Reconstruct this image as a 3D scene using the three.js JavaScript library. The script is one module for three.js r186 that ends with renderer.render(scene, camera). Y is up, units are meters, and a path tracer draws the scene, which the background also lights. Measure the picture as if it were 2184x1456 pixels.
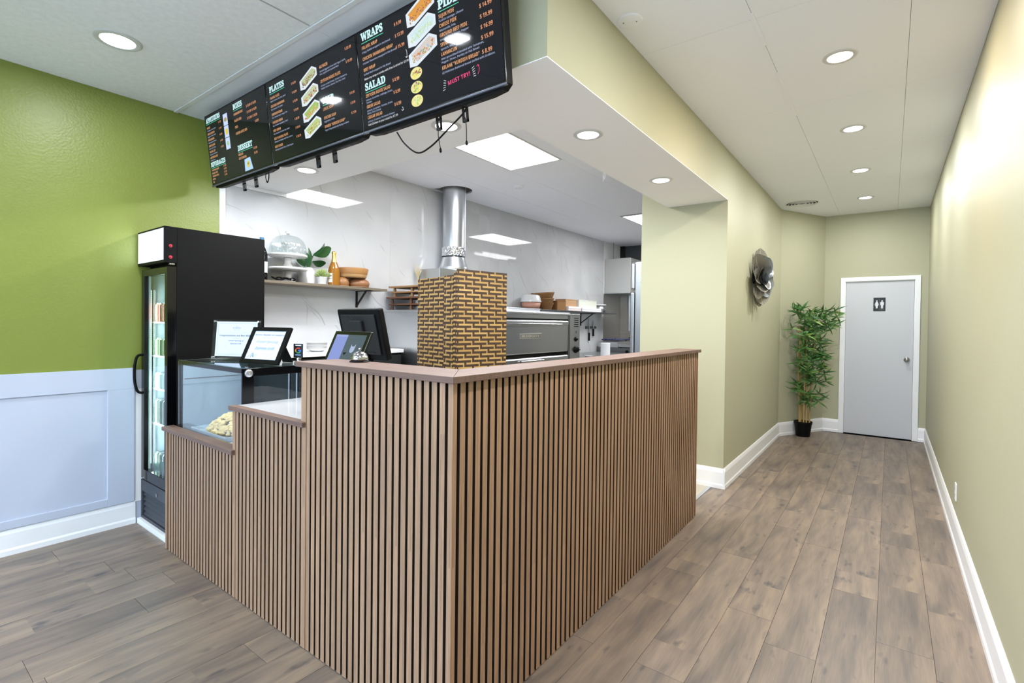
import * as THREE from 'three';
import { RoundedBoxGeometry } from 'three/addons/geometries/RoundedBoxGeometry.js';
import { mergeGeometries } from 'three/addons/utils/BufferGeometryUtils.js';
import { ImprovedNoise } from 'three/addons/math/ImprovedNoise.js';
import { RectAreaLightUniformsLib } from 'three/addons/lights/RectAreaLightUniformsLib.js';
RectAreaLightUniformsLib.init();

// ------------------------------------------------------------------ camera, sky, exposure
const scene = new THREE.Scene();
const FOCAL = 1070.76, PRINCIPAL_Y = 704.16, YAW = 0.6452, PITCH = 0.0131, ROLL = 0.0119, EYE = 1.45;
const camera = new THREE.PerspectiveCamera(2 * Math.atan(728 / FOCAL) * 180 / Math.PI, 2184 / 1456, 0.05, 60);
{
  const cy = Math.cos(YAW), sy = Math.sin(YAW), cp = Math.cos(PITCH), sp = Math.sin(PITCH), cr = Math.cos(ROLL), sr = Math.sin(ROLL);
  const fwd = new THREE.Vector3(-sy, 0, -cy), right = new THREE.Vector3(cy, 0, -sy), up = new THREE.Vector3(0, 1, 0);
  const f2 = fwd.clone().multiplyScalar(cp).addScaledVector(up, -sp), u2 = up.clone().multiplyScalar(cp).addScaledVector(fwd, sp);
  const r3 = right.clone().multiplyScalar(cr).addScaledVector(u2, sr), u3 = u2.clone().multiplyScalar(cr).addScaledVector(right, -sr);
  camera.position.set(0, EYE, 0);
  camera.quaternion.setFromRotationMatrix(new THREE.Matrix4().makeBasis(r3, u3, f2.clone().negate()));
  camera.setViewOffset(2184, 1456, 0, 728 - PRINCIPAL_Y, 2184, 1456);
}
scene.background = new THREE.Color(0.52, 0.73, 1.0);       // bright overcast sky beyond the shop window
scene.backgroundIntensity = 6.6;
const renderer = new THREE.WebGLRenderer({ antialias: true });
renderer.toneMapping = THREE.LinearToneMapping;
renderer.toneMappingExposure = 1.40;
renderer.shadowMap.enabled = true;
const DOWN = 560, PANEL = 14.5;                              // strength of a downlight and of a kitchen light panel
const COOL = [0.90, 0.95, 1.0], NEUTRAL = [0.96, 0.975, 1.0], WARM = [1.0, 0.82, 0.62];

// ------------------------------------------------------------------ helpers
let seed = 7;
const rnd = () => { seed = (seed * 1664525 + 1013904223) >>> 0; return seed / 4294967296; };
const rr = (a, b) => a + (b - a) * rnd();
const noise = new ImprovedNoise();
const fbm = (x, y, z, o = 3) => { let s = 0, a = 0.5; for (let i = 0; i < o; i++) { s += a * noise.noise(x, y, z + i * 7.3); x *= 2.03; y *= 2.03; a *= 0.5; } return s; };
const used = {};
const numbered = (n) => { const k = used[n] ?? 0; used[n] = k + 1; return k ? `${n}_${String(k).padStart(3, '0')}` : n; };
const clampB = (v) => Math.max(0, Math.min(255, v));
function dataTex(w, h, sx, sy, f, color = true) {           // a computed texture covering sx by sy metres
  const d = new Uint8Array(w * h * 4);
  for (let y = 0; y < h; y++) for (let x = 0; x < w; x++) {
    const c = f(x / w * sx, y / h * sy, x, y), i = (y * w + x) * 4;
    d[i] = clampB(c[0]); d[i + 1] = clampB(c[1] ?? c[0]); d[i + 2] = clampB(c[2] ?? c[0]); d[i + 3] = 255;
  }
  const t = new THREE.DataTexture(d, w, h, THREE.RGBAFormat);
  t.wrapS = t.wrapT = THREE.RepeatWrapping; t.magFilter = THREE.LinearFilter; t.minFilter = THREE.LinearMipmapLinearFilter; t.generateMipmaps = true;
  if (color) t.colorSpace = THREE.SRGBColorSpace;
  t.repeat.set(1 / sx, 1 / sy); t.needsUpdate = true;
  return t;
}
function canvasTex(w, h, draw, sx, sy) {
  const c = document.createElement('canvas'); c.width = w; c.height = h;
  draw(c.getContext('2d'), w, h);
  const t = new THREE.CanvasTexture(c); t.colorSpace = THREE.SRGBColorSpace;
  if (sx) { t.wrapS = t.wrapT = THREE.RepeatWrapping; t.repeat.set(1 / sx, 1 / sy); }
  return t;
}
const std = (color, o = {}) => new THREE.MeshStandardMaterial({ color, roughness: 0.6, ...o });
const phys = (color, o = {}) => new THREE.MeshPhysicalMaterial({ color, roughness: 0.5, ...o });
function uvBox(g, ox = 0, oy = 0, swap = false) {           // uv in metres from the dominant axis of the normal
  const p = g.attributes.position, n = g.attributes.normal, uv = new Float32Array(p.count * 2);
  for (let i = 0; i < p.count; i++) {
    const ax = Math.abs(n.getX(i)), ay = Math.abs(n.getY(i)), az = Math.abs(n.getZ(i));
    let u, v;
    if (ay >= ax && ay >= az) { u = p.getX(i); v = p.getZ(i); } else if (ax >= az) { u = p.getZ(i); v = p.getY(i); } else { u = p.getX(i); v = p.getY(i); }
    if (swap) [u, v] = [v, u];
    uv[2 * i] = u + ox; uv[2 * i + 1] = v + oy;
  }
  g.setAttribute('uv', new THREE.BufferAttribute(uv, 2));
  return g;
}
function mesh(parent, name, geo, mat, pos, rot) {
  const m = new THREE.Mesh(geo, mat);
  m.name = parent === scene ? numbered(name) : name;
  if (pos) m.position.set(...pos);
  if (rot) m.rotation.set(...rot);
  m.castShadow = m.receiveShadow = true;
  parent.add(m);
  return m;
}
function boxGeo(w, h, d, r = 0, o = {}) {
  const g = r ? new RoundedBoxGeometry(w, h, d, o.seg ?? 2, Math.min(r, w / 2.01, h / 2.01, d / 2.01)) : new THREE.BoxGeometry(w, h, d);
  return uvBox(g, o.ox ?? 0, o.oy ?? 0, o.swap);
}
// W: a box given by its world ranges, B: a box given by its ranges in the parent's axes
function W(parent, name, mat, x, y, z, r = 0, o = {}) {
  const c = new THREE.Vector3((x[0] + x[1]) / 2, (y[0] + y[1]) / 2, (z[0] + z[1]) / 2);
  parent.updateWorldMatrix(true, false);
  const l = parent === scene ? c : parent.worldToLocal(c.clone());
  return mesh(parent, name, boxGeo(Math.abs(x[1] - x[0]), Math.abs(y[1] - y[0]), Math.abs(z[1] - z[0]), r, o), mat, l.toArray());
}
function B(parent, name, mat, x, y, z, r = 0, o = {}) {
  return mesh(parent, name, boxGeo(Math.abs(x[1] - x[0]), Math.abs(y[1] - y[0]), Math.abs(z[1] - z[0]), r, o), mat, [(x[0] + x[1]) / 2, (y[0] + y[1]) / 2, (z[0] + z[1]) / 2]);
}
function thing(name, label, category, pos = [0, 0, 0], turn = 0, group) {
  const o = new THREE.Group(); o.name = numbered(name); o.position.set(...pos); o.rotation.y = turn;
  o.userData = { label, category }; if (group) o.userData.group = group;
  scene.add(o); return o;
}
function struct(name, pos = [0, 0, 0]) { const o = new THREE.Group(); o.name = numbered(name); o.position.set(...pos); o.userData = { kind: 'structure' }; scene.add(o); return o; }
function dup(root, pos, label, turn) {
  const r = root.clone(); r.name = numbered(root.name.replace(/_\d+$/, '')); r.userData = { ...root.userData, label: label ?? root.userData.label };
  r.position.set(...pos); if (turn !== undefined) r.rotation.y = turn; scene.add(r); return r;
}
const lathe = (pts, seg = 32) => new THREE.LatheGeometry(pts.map(([x, y]) => new THREE.Vector2(x, y)), seg);
const tube = (pts, r, seg = 24, rad = 8) => new THREE.TubeGeometry(new THREE.CatmullRomCurve3(pts.map((p) => new THREE.Vector3(...p))), seg, r, rad, false);
const cyl = (r0, r1, h, seg = 24) => new THREE.CylinderGeometry(r1, r0, h, seg);
function bar(a, b, r, seg = 8) {                             // straight round bar between two points
  const A = new THREE.Vector3(...a), Bv = new THREE.Vector3(...b), g = new THREE.CylinderGeometry(r, r, A.distanceTo(Bv), seg);
  g.applyQuaternion(new THREE.Quaternion().setFromUnitVectors(new THREE.Vector3(0, 1, 0), Bv.clone().sub(A).normalize()));
  g.translate(...A.add(Bv).multiplyScalar(0.5).toArray()); return g;
}
const merge = (...g) => mergeGeometries(g.map((q) => (q.index ? q.toNonIndexed() : q)));
function extr(pts, depth, bevel = 0, holes = []) {           // extrude an outline in x,y along z
  const s = new THREE.Shape(pts.map(([x, y]) => new THREE.Vector2(x, y)));
  for (const h of holes) s.holes.push(new THREE.Path(h.map(([x, y]) => new THREE.Vector2(x, y))));
  const g = new THREE.ExtrudeGeometry(s, { depth, bevelEnabled: bevel > 0, bevelSize: bevel, bevelThickness: bevel, bevelSegments: 2, bevelOffset: -bevel });
  return uvBox(g);
}

// ------------------------------------------------------------------ textures and materials
const paintBump = dataTex(512, 512, 0.5, 0.5, (u, v) => { const n = fbm(u * 90, v * 90, 1, 3) * 90 + fbm(u * 25, v * 25, 5, 2) * 60; return [128 + n]; }, false);
const greenBump = dataTex(512, 512, 0.5, 0.5, (u, v) => { const n = fbm(u * 70, v * 70, 2, 3) * 130 + fbm(u * 20, v * 20, 9, 2) * 60; return [128 + n]; }, false);
const paint = (c, o = {}) => phys(c, { roughness: 0.55, bumpMap: paintBump, bumpScale: 0.0006, ...o });
const M = {};
M.hall = paint('#b1af94', { roughness: 0.5, specularIntensity: 0.5 });
M.green = paint('#7d883a', { bumpMap: greenBump, bumpScale: 0.0016, roughness: 0.42 });
M.white = phys('#bcc3d3', { roughness: 0.42 });
M.doorWhite = phys('#c6c7cb', { roughness: 0.42 });
M.trim = phys('#eeeeef', { roughness: 0.38 });
M.offwhite = std('#dcdcda', { roughness: 0.6 });
M.soffit = paint('#f8f7fa', { roughness: 0.7 });
M.darkgap = std('#141210', { roughness: 0.9 });
M.greyDark = std('#4b4d50', { roughness: 0.8 });
const tileMap = dataTex(512, 512, 0.6, 0.6, (u, v) => {
  let c = 240 + fbm(u * 30, v * 30, 3, 2) * 10; const s = noise.noise(u * 260, v * 260, 4) + 0.5 * noise.noise(u * 120, v * 120, 8);
  if (s > 0.62) c -= 60 * (s - 0.62) / 0.3; return [c, c, c - 1];
});
M.tile = std('#ffffff', { map: tileMap, roughness: 0.9 });
M.tileSmooth = std('#f2f4fd', { roughness: 0.8, bumpMap: paintBump, bumpScale: 0.0005 });
const slatMap = dataTex(256, 1024, 0.26, 1.3, (u, v) => {
  const g = fbm(u * 150, v * 3.2, 11, 3), f = fbm(u * 420, v * 9, 3, 2), l = fbm(u * 24, v * 0.9, 6, 2);
  const k = 1 + g * 0.26 + f * 0.16 + l * 0.22; return [161 * k, 127 * k, 100 * k];
});
M.slat = phys('#ffffff', { map: slatMap, roughness: 0.5 });
const topMap = dataTex(512, 1024, 0.5, 2.8, (u, v) => {
  const g = fbm(u * 70, v * 2.2, 31, 3), f = fbm(u * 260, v * 6, 13, 2), k = 1 + g * 0.2 + f * 0.13; return [110 * k, 87 * k, 77 * k];
});
M.woodTop = phys('#ffffff', { map: topMap, roughness: 0.5, specularIntensity: 0.7 });
M.slatBack = std('#140d08', { roughness: 0.9 });
const plankMaps = [0, 1, 2, 3, 4, 5].map((k) => dataTex(160, 1024, 0.2058, 1.5, (u, v) => {
  const z = 20 + k * 13.7, w = fbm(u * 7, v * 2.0, z + 3, 2) * 0.05;
  const broad = fbm((u + w) * 11, v * 1.5, z, 3), mid = fbm((u + w) * 38, v * 4.2, z + 5, 3), fine = fbm(u * 230, v * 9, z + 9, 2), knot = fbm((u + w) * 17, v * 6.5, z + 17, 3);
  let d = broad * 0.5 + mid * 0.22 + fine * 0.14; if (knot > 0.25) d -= (knot - 0.25) * 1.6;
  const dark = Math.max(0, Math.min(1, 0.34 - d * 1.5));
  const a = [145, 127, 109], b = [76, 70, 70], tone = 1 + (k - 2.5) * 0.012;
  return a.map((q, i) => (q + (b[i] - q) * dark) * tone);
}));
M.planks = plankMaps.map((m) => phys('#ffffff', { map: m, roughness: 0.44 }));
M.marble = phys('#ffffff', { roughness: 0.035, ior: 1.5, map: canvasTex(2048, 1024, (c, w, h) => {
  c.fillStyle = '#c2c3c6'; c.fillRect(0, 0, w, h);
  for (let i = 0; i < 260; i++) { const x = rr(0, w), y = rr(0, h), s = rr(30, 150); const g = c.createRadialGradient(x, y, 0, x, y, s); const q = rnd() < 0.5 ? '216,218,222' : '182,184,188'; g.addColorStop(0, `rgba(${q},0.20)`); g.addColorStop(1, `rgba(${q},0)`); c.fillStyle = g; c.fillRect(x - s, y - s, 2 * s, 2 * s); }
  for (let i = 0; i < 120; i++) {
    let x = rr(-50, w + 60), y = rr(-100, h), a = Math.PI - rr(0.55, 1.2); const big = rnd() < 0.2, len = big ? rr(30, 60) : rr(6, 22), al = big ? rr(0.30, 0.5) : rr(0.12, 0.35), wd = big ? rr(1.4, 3.0) : rr(1, 3.4);
    const P = []; for (let k = 0; k < len; k++) { P.push([x, y, Math.sin(Math.PI * (k + 0.5) / len)]); a += rr(-0.13, 0.13); x += 7 * Math.cos(a); y += 7 * Math.sin(a); }
    for (const [f, q] of [[5, 0.12], [2.2, 0.25], [0.8, 1]]) for (let k = 1; k < P.length; k++) { c.strokeStyle = `rgba(120,121,124,${al * q * P[k][2]})`; c.lineWidth = wd * f * (0.3 + 0.7 * P[k][2]); c.beginPath(); c.moveTo(P[k - 1][0], P[k - 1][1]); c.lineTo(P[k][0], P[k][1]); c.stroke(); }
  }
}, 4.0, 2.0) });
const brush = dataTex(512, 128, 1.0, 0.25, (u, v) => [128 + fbm(u * 3, v * 900, 4, 2) * 150], false);
M.steel = std('#c3c5c7', { metalness: 1, roughness: 0.34, bumpMap: brush, bumpScale: 0.00006 });
M.steelDark = std('#85888b', { metalness: 1, roughness: 0.42, bumpMap: brush, bumpScale: 0.00008 });
M.galv = std('#c9ccd2', { metalness: 0.9, roughness: 0.32 });
M.chrome = std('#b4b4b6', { metalness: 1, roughness: 0.16 });
M.steelWarm = std('#b9b5ae', { metalness: 1, roughness: 0.45, bumpMap: brush, bumpScale: 0.00008 });
M.film = phys('#bcbcb9', { roughness: 0.3, metalness: 0.2 });
M.black = phys('#060607', { roughness: 0.5, specularIntensity: 0.3 });
M.blackGloss = phys('#08080a', { roughness: 0.12 });
M.blackMatte = std('#0d0d0e', { roughness: 0.75 });
M.greyPlastic = phys('#3a3d42', { roughness: 0.5 });
M.glass = phys('#ffffff', { transmission: 1, thickness: 0, roughness: 0.02, ior: 1.5 });
M.glassGreen = phys('#eef8f6', { transmission: 1, thickness: 0, roughness: 0.02, ior: 1.5 });
M.acrylic = phys('#ffffff', { transmission: 1, thickness: 0, roughness: 0.03, ior: 1.35, specularIntensity: 0.35 });
M.paper = std('#eef0f6', { roughness: 0.8 });
M.ceramic = phys('#dadada', { roughness: 0.22 });
M.bowlWood = phys('#b8763f', { roughness: 0.42 });
M.shelfWood = std('#6f6455', { roughness: 0.55 });
M.card = std('#b8926f', { roughness: 0.8 });
M.wicker = std('#8a6238', { roughness: 0.75 });
M.rug = std('#b0a999', { roughness: 0.8 });
M.leaf1 = phys('#4c7a3c', { roughness: 0.5, side: THREE.DoubleSide });
M.leaf2 = phys('#335a30', { roughness: 0.5, side: THREE.DoubleSide });
M.leaf3 = phys('#85a650', { roughness: 0.5, side: THREE.DoubleSide });
M.cane = std('#b3955c', { roughness: 0.5 });

// ------------------------------------------------------------------ the room: main measures (metres, camera above the origin)
const XL = -4.2865, XH = -1.167, XR = 0.384, YC = 3.0, YS = 2.569, ZS = -1.7715, ZSI = -2.345, ZP = -4.71, ZH = -7.4526, XC = -0.743, ZB = -8.276, ZK = -9.27, ZF = 3.0, YT = 3.35;

// floor of separate planks
{
  const f = struct('floor');
  W(f, 'subfloor', M.darkgap, [XL - 0.1, XR + 0.1], [-0.12, -0.012], [ZK - 0.1, ZF + 0.1]);
  W(f, 'kitchen_floor', M.rug, [XL, -1.272], [-0.0115, -0.001], [ZK, -1.24]);
  const joint0 = { '-3': -2.742, '-2': -2.535, '-1': -3.30, 0: -4.215, 1: -4.052, '-4': -3.393, '-18': -0.925, '-15': -0.90, '-14': -0.446, '-11': -1.07 };
  const pitch = 0.2058, x0 = -0.0265, len = 1.35;
  for (let k = -21; k <= 1; k++) {
    const xa = x0 + k * pitch, xb = xa + pitch, far = xb > -1.25 ? ZB + 0.05 : -1.245;
    let z = (joint0[k] ?? rr(-4, -2.6)); while (z > far) z -= len; 
    for (let i = 0; z < ZF; z += len, i++) {
      const za = Math.max(z, far), zb = Math.min(z + len, ZF); if (zb - za < 0.03) continue;
      const ca = Math.max(xa, XL - 0.02), cb = Math.min(xb, XR + 0.03);
      W(f, 'plank', M.planks[Math.floor(rnd() * 6)], [ca + 0.0007, cb - 0.0007], [-0.012, rr(-0.0004, 0)], [za + 0.0008, zb - 0.0008], 0, { ox: (cb - ca) / 2, oy: rr(0, 1.5) });
    }
  }
  W(f, 'threshold_strip', M.galv, [-1.292, -1.262], [-0.002, 0.004], [-4.69, -3.9], 0.002);
}
// ceiling: hung tiles with joints, a closed slab above
{
  const c = struct('ceiling');
  W(c, 'slab', M.darkgap, [XL - 0.1, XR + 0.1], [YT, YT + 0.15], [ZK - 0.1, ZF + 0.1]);
  const g = 0.0008, t = 0.016;
  const tile = (xa, xb, za, zb, mat) => W(c, 'ceiling_tile', mat, [xa + g, xb - g], [YC, YC + t], [za + g, zb - g], 0.0012, { seg: 1, ox: rr(0, 1), oy: rr(0, 1) });
  const hallX = [XH, -0.575, 0.055, XR], hallZ = [ZF, 2.36, 1.08, -0.205, -1.485, -2.765, -4.045, -5.33, -6.605];
  for (let i = 0; i < 3; i++) for (let j = 0; j < 8; j++) tile(hallX[i], hallX[i + 1], hallZ[j + 1], hallZ[j], M.tileSmooth);
  const poly = (pts) => { const q = extr(pts.map(([x, z]) => [x, -z]), t); q.rotateX(-Math.PI / 2); mesh(c, 'ceiling_tile', q, M.tileSmooth, [0, YC, 0]); };
  poly([[XH + g, -6.605 - g], [-0.575 - g, -6.605 - g], [-0.575 - g, -7.885 + g], [-0.945, -7.885 + g], [XH + g, ZH]]);
  for (let i = 1; i < 3; i++) tile(hallX[i], hallX[i + 1], -7.885, -6.605, M.tileSmooth);
  poly([[-0.945, -7.885 - g], [-0.575 - g, -7.885 - g], [-0.575 - g, ZB], [XC, ZB]]);
  for (let i = 1; i < 3; i++) tile(hallX[i], hallX[i + 1], ZB, -7.885, M.tileSmooth);
  W(c, 'ceiling_bar', M.tileSmooth, [-0.588, -0.566], [YC - 0.003, YC], [-3.05, -2.70], 0.001);
  W(c, 'ceiling_bar', M.tileSmooth, [-0.586, -0.566], [YC - 0.002, YC], [-4.2, -3.42], 0.001);
  const dinX = [XL, -3.755, -2.467, XH], dinZ = [-1.475, -0.205, 1.08, 2.36, ZF];
  for (let i = 0; i < 3; i++) for (let j = 0; j < 4; j++) tile(dinX[i] + (i === 2 ? 0.011 : 0), dinX[i + 1], dinZ[j], dinZ[j + 1], M.tile);
  for (let i = 0; i < 3; i++) tile(dinX[i], dinX[i + 1], ZS, -1.505, M.tileSmooth);
  W(c, 'edge_trim', M.trim, [XL, XH], [YC - 0.006, YC + 0.012], [-1.503, -1.477], 0.001);
  // kitchen
  const kz = [ZSI, -2.82, -4.07, -5.35, -6.64, -7.92, ZK], kx = [XL, -3.72, -3.11, -2.49, -1.88, -1.29];
  for (let j = 0; j < 6; j++) for (let i = 0; i < 5; i++) {
    if (i === 2 && (j === 1 || j === 4)) continue;           // light panels sit here
    const za = kz[j + 1], zb = kz[j];
    if (i === 0 && j === 2) {                                // the tile cut for the flue
      const hole = []; for (let a = 0; a <= 14; a++) { const q = -0.5 * Math.PI + a * 1.15 * Math.PI / 14; hole.push([-4.085 + 0.195 * Math.cos(q), 4.30 - 0.195 * Math.sin(q)]); }
      hole.push([-4.278, 4.08], [-4.280, 4.45]);
      const s = extr([[kx[0] + g, -zb + g], [kx[1] - g, -zb + g], [kx[1] - g, -za - g], [kx[0] + g, -za - g]], t, 0, [hole.map(([x, y]) => [x, y])]);
      s.rotateX(-Math.PI / 2); mesh(c, 'ceiling_tile', s, M.tileSmooth, [0, YC, 0]); continue;
    }
    if (kx[i + 1] > -1.9 && zb > -4.8 && j === 0) { tile(kx[i], Math.min(kx[i + 1], -1.715), za, zb, M.tileSmooth); continue; }
    if (i === 4 && zb > -4.0) continue;
    tile(kx[i], kx[i + 1], za, zb, M.tileSmooth);
  }
}
// walls
{
  const w = struct('wall_left');
  W(w, 'painted_wall', M.green, [XL - 0.12, XL], [1.09, YT], [-1.80, ZF]);
  W(w, 'wainscot_backing', M.white, [XL - 0.12, XL + 0.006], [0, 1.09], [-1.80, ZF]);
  W(w, 'wainscot_rail', M.white, [XL, XL + 0.0175], [0.961, 1.106], [-1.236, ZF], 0.002);
  for (let k = 0; k < 4; k++) { const z = -1.08 + k * 1.15; W(w, 'wainscot_stile', M.white, [XL, XL + 0.0175], [k ? 0.2125 : 0.16, 0.961], [z - 0.154, z], 0.002); }
  W(w, 'wainscot_bottom_rail', M.white, [XL, XL + 0.0175], [0.16, 0.212], [-1.08, ZF], 0.002);
  W(w, 'side_board', M.trim, [XL, XL + 0.010], [0.15, 0.955], [-1.30, -1.24], 0.002);
  const k = struct('wall_kitchen');
  for (let i = 0; i < 4; i++) { const a = -1.838 - i * 1.67, b = i === 3 ? -8.516 : a - 1.67; W(k, 'marble_slab', M.marble, [XL - 0.03, XL], [0.02, YC + 0.01], [b + 0.0004, a - 0.0004], 0, { ox: -a + 1.1 * i, oy: 0.1 + 0.55 * i }); }
  W(k, 'wall_core', M.offwhite, [XL - 0.12, XL - 0.0301], [0, YT], [ZK - 0.1, -1.80]);
  W(k, 'corner_trim', M.trim, [XL - 0.02, XL + 0.008], [0, 2.553], [-1.842, -1.797], 0.003);
  W(k, 'bare_wall', M.offwhite, [XL - 0.03, XL - 0.004], [0, YC + 0.3], [ZK, -8.518]);
  W(k, 'top_trim', M.soffit, [XL, XL + 0.022], [2.541, YS], [-2.345, -1.85], 0.003);
  const r = struct('wall_right'); W(r, 'painted_wall', M.hall, [XR, XR + 0.12], [0, YT], [ZB - 1.2, ZF]);
  const h = struct('wall_hall');
  W(h, 'painted_wall', M.hall, [XH - 0.12, XH], [0, YT], [ZH, ZP]);
  W(h, 'wall_return', M.hall, [-1.965, XH - 0.12], [0, YT], [ZP - 0.12, ZP]);
  const ch = extr([[XH, -ZH], [XC, -ZB], [XC - 0.12, -ZB + 0.12], [XH - 0.12, -ZH]], YT); ch.rotateX(-Math.PI / 2);
  mesh(h, 'angled_wall', ch, M.hall);
  const e = struct('wall_end');
  W(e, 'painted_wall', M.hall, [XC - 0.05, -0.552], [0, YT], [ZB - 0.12, ZB]);
  W(e, 'painted_wall', M.hall, [0.307, XR], [0, YT], [ZB - 0.12, ZB]);
  W(e, 'painted_wall', M.hall, [-0.552, 0.307], [2.134, YT], [ZB - 0.12, ZB]);
  W(e, 'room_behind', M.offwhite, [-1.16, XR + 0.12], [0, YT], [ZK - 0.12, ZK]);
  const b = struct('wall_back');
  W(b, 'dark_wall', M.greyDark, [XL - 0.1, XH], [0, YT], [ZK - 0.12, ZK]);
  W(b, 'corner_post', M.blackMatte, [XL, XL + 0.09], [2.3, YC], [ZK, ZK + 0.05], 0.004);
  W(b, 'side_wall', M.offwhite, [-1.28, -1.16], [0, YT], [ZK, ZB + 0.62]);
  const s = struct('soffit');
  W(s, 'fascia', M.hall, [XL, XH], [YS + 0.004, YT], [ZSI, ZS]);
  W(s, 'fascia', M.hall, [-1.705, XH], [YS + 0.004, YT], [ZP, ZSI]);
  W(s, 'underside', M.soffit, [XL, XH], [YS, YS + 0.004], [ZSI, ZS]);
  W(s, 'underside', M.soffit, [-1.705, XH], [YS, YS + 0.004], [ZP, ZSI - 0.0005]);
  const fr = struct('wall_front');
  W(fr, 'painted_wall', M.white, [XL - 0.1, XR + 0.1], [0, 0.20], [ZF, ZF + 0.15]);
  W(fr, 'painted_wall', M.white, [XL - 0.1, XR + 0.1], [2.88, YT], [ZF, ZF + 0.15]);
  W(fr, 'painted_wall', M.white, [XL - 0.1, XL + 0.25], [0.20, 2.88], [ZF, ZF + 0.15]);
  W(fr, 'painted_wall', M.white, [XR - 0.12, XR + 0.1], [0.20, 2.88], [ZF, ZF + 0.15]);
  const wi = struct('window_1');
  for (const x of [XL + 0.25, -2.75, -1.30, XR - 0.12]) W(wi, 'window_frame', M.greyPlastic, [x - 0.03, x + 0.03], [0.20, 2.88], [ZF + 0.03, ZF + 0.10], 0.004);
  for (const y of [0.20, 2.88]) W(wi, 'window_frame', M.greyPlastic, [XL + 0.25, XR - 0.12], [y - 0.03, y + 0.03], [ZF + 0.03, ZF + 0.10], 0.004);
  for (const [a, d] of [[XL + 0.25, -2.75], [-2.75, -1.30], [-1.30, XR - 0.12]]) W(wi, 'pane', M.glass, [a + 0.03, d - 0.03], [0.23, 2.85], [ZF + 0.062, ZF + 0.068]);
  const pv = struct('pavement'); W(pv, 'slab', std('#b5b3b0', { roughness: 0.9 }), [-14, 10], [-0.3, -0.12], [ZF + 0.2, 20]);
}
// skirting boards with a stepped profile
{
  const profile = (h) => [[0, 0], [0.020, 0], [0.020, 0.03], [0.014, 0.042], [0.014, h - 0.035], [0.009, h - 0.012], [0.004, h], [0, h]];
  const run = (name, a, b, h = 0.178) => {                   // from a to b on the floor plan, the wall on its left-hand side
    const dx = b[0] - a[0], dz = b[1] - a[1], len = Math.hypot(dx, dz), g = extr(profile(h), len); // x out of the wall, z along
    const s = struct(name, [a[0], 0, a[1]]); const m = mesh(s, 'skirting', g, M.trim); m.rotation.y = Math.atan2(dx, dz);
  };
  run('baseboard_right', [XR, ZF], [XR, ZB]);                // x of the profile points towards -x after the turn
  run('baseboard_hall', [XH, ZH], [XH, ZP + 0.019], 0.178);
  run('baseboard_pillar', [XH + 0.018, ZP], [-1.94, ZP]);
  run('baseboard_angled', [XC, ZB], [XH, ZH], 0.178);
  run('baseboard_end', [-0.552, ZB], [XC, ZB]);
  run('baseboard_end', [XR, ZB], [0.307, ZB]);
  run('baseboard_left', [XL, -1.24], [XL, ZF], 0.165);
}

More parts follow.
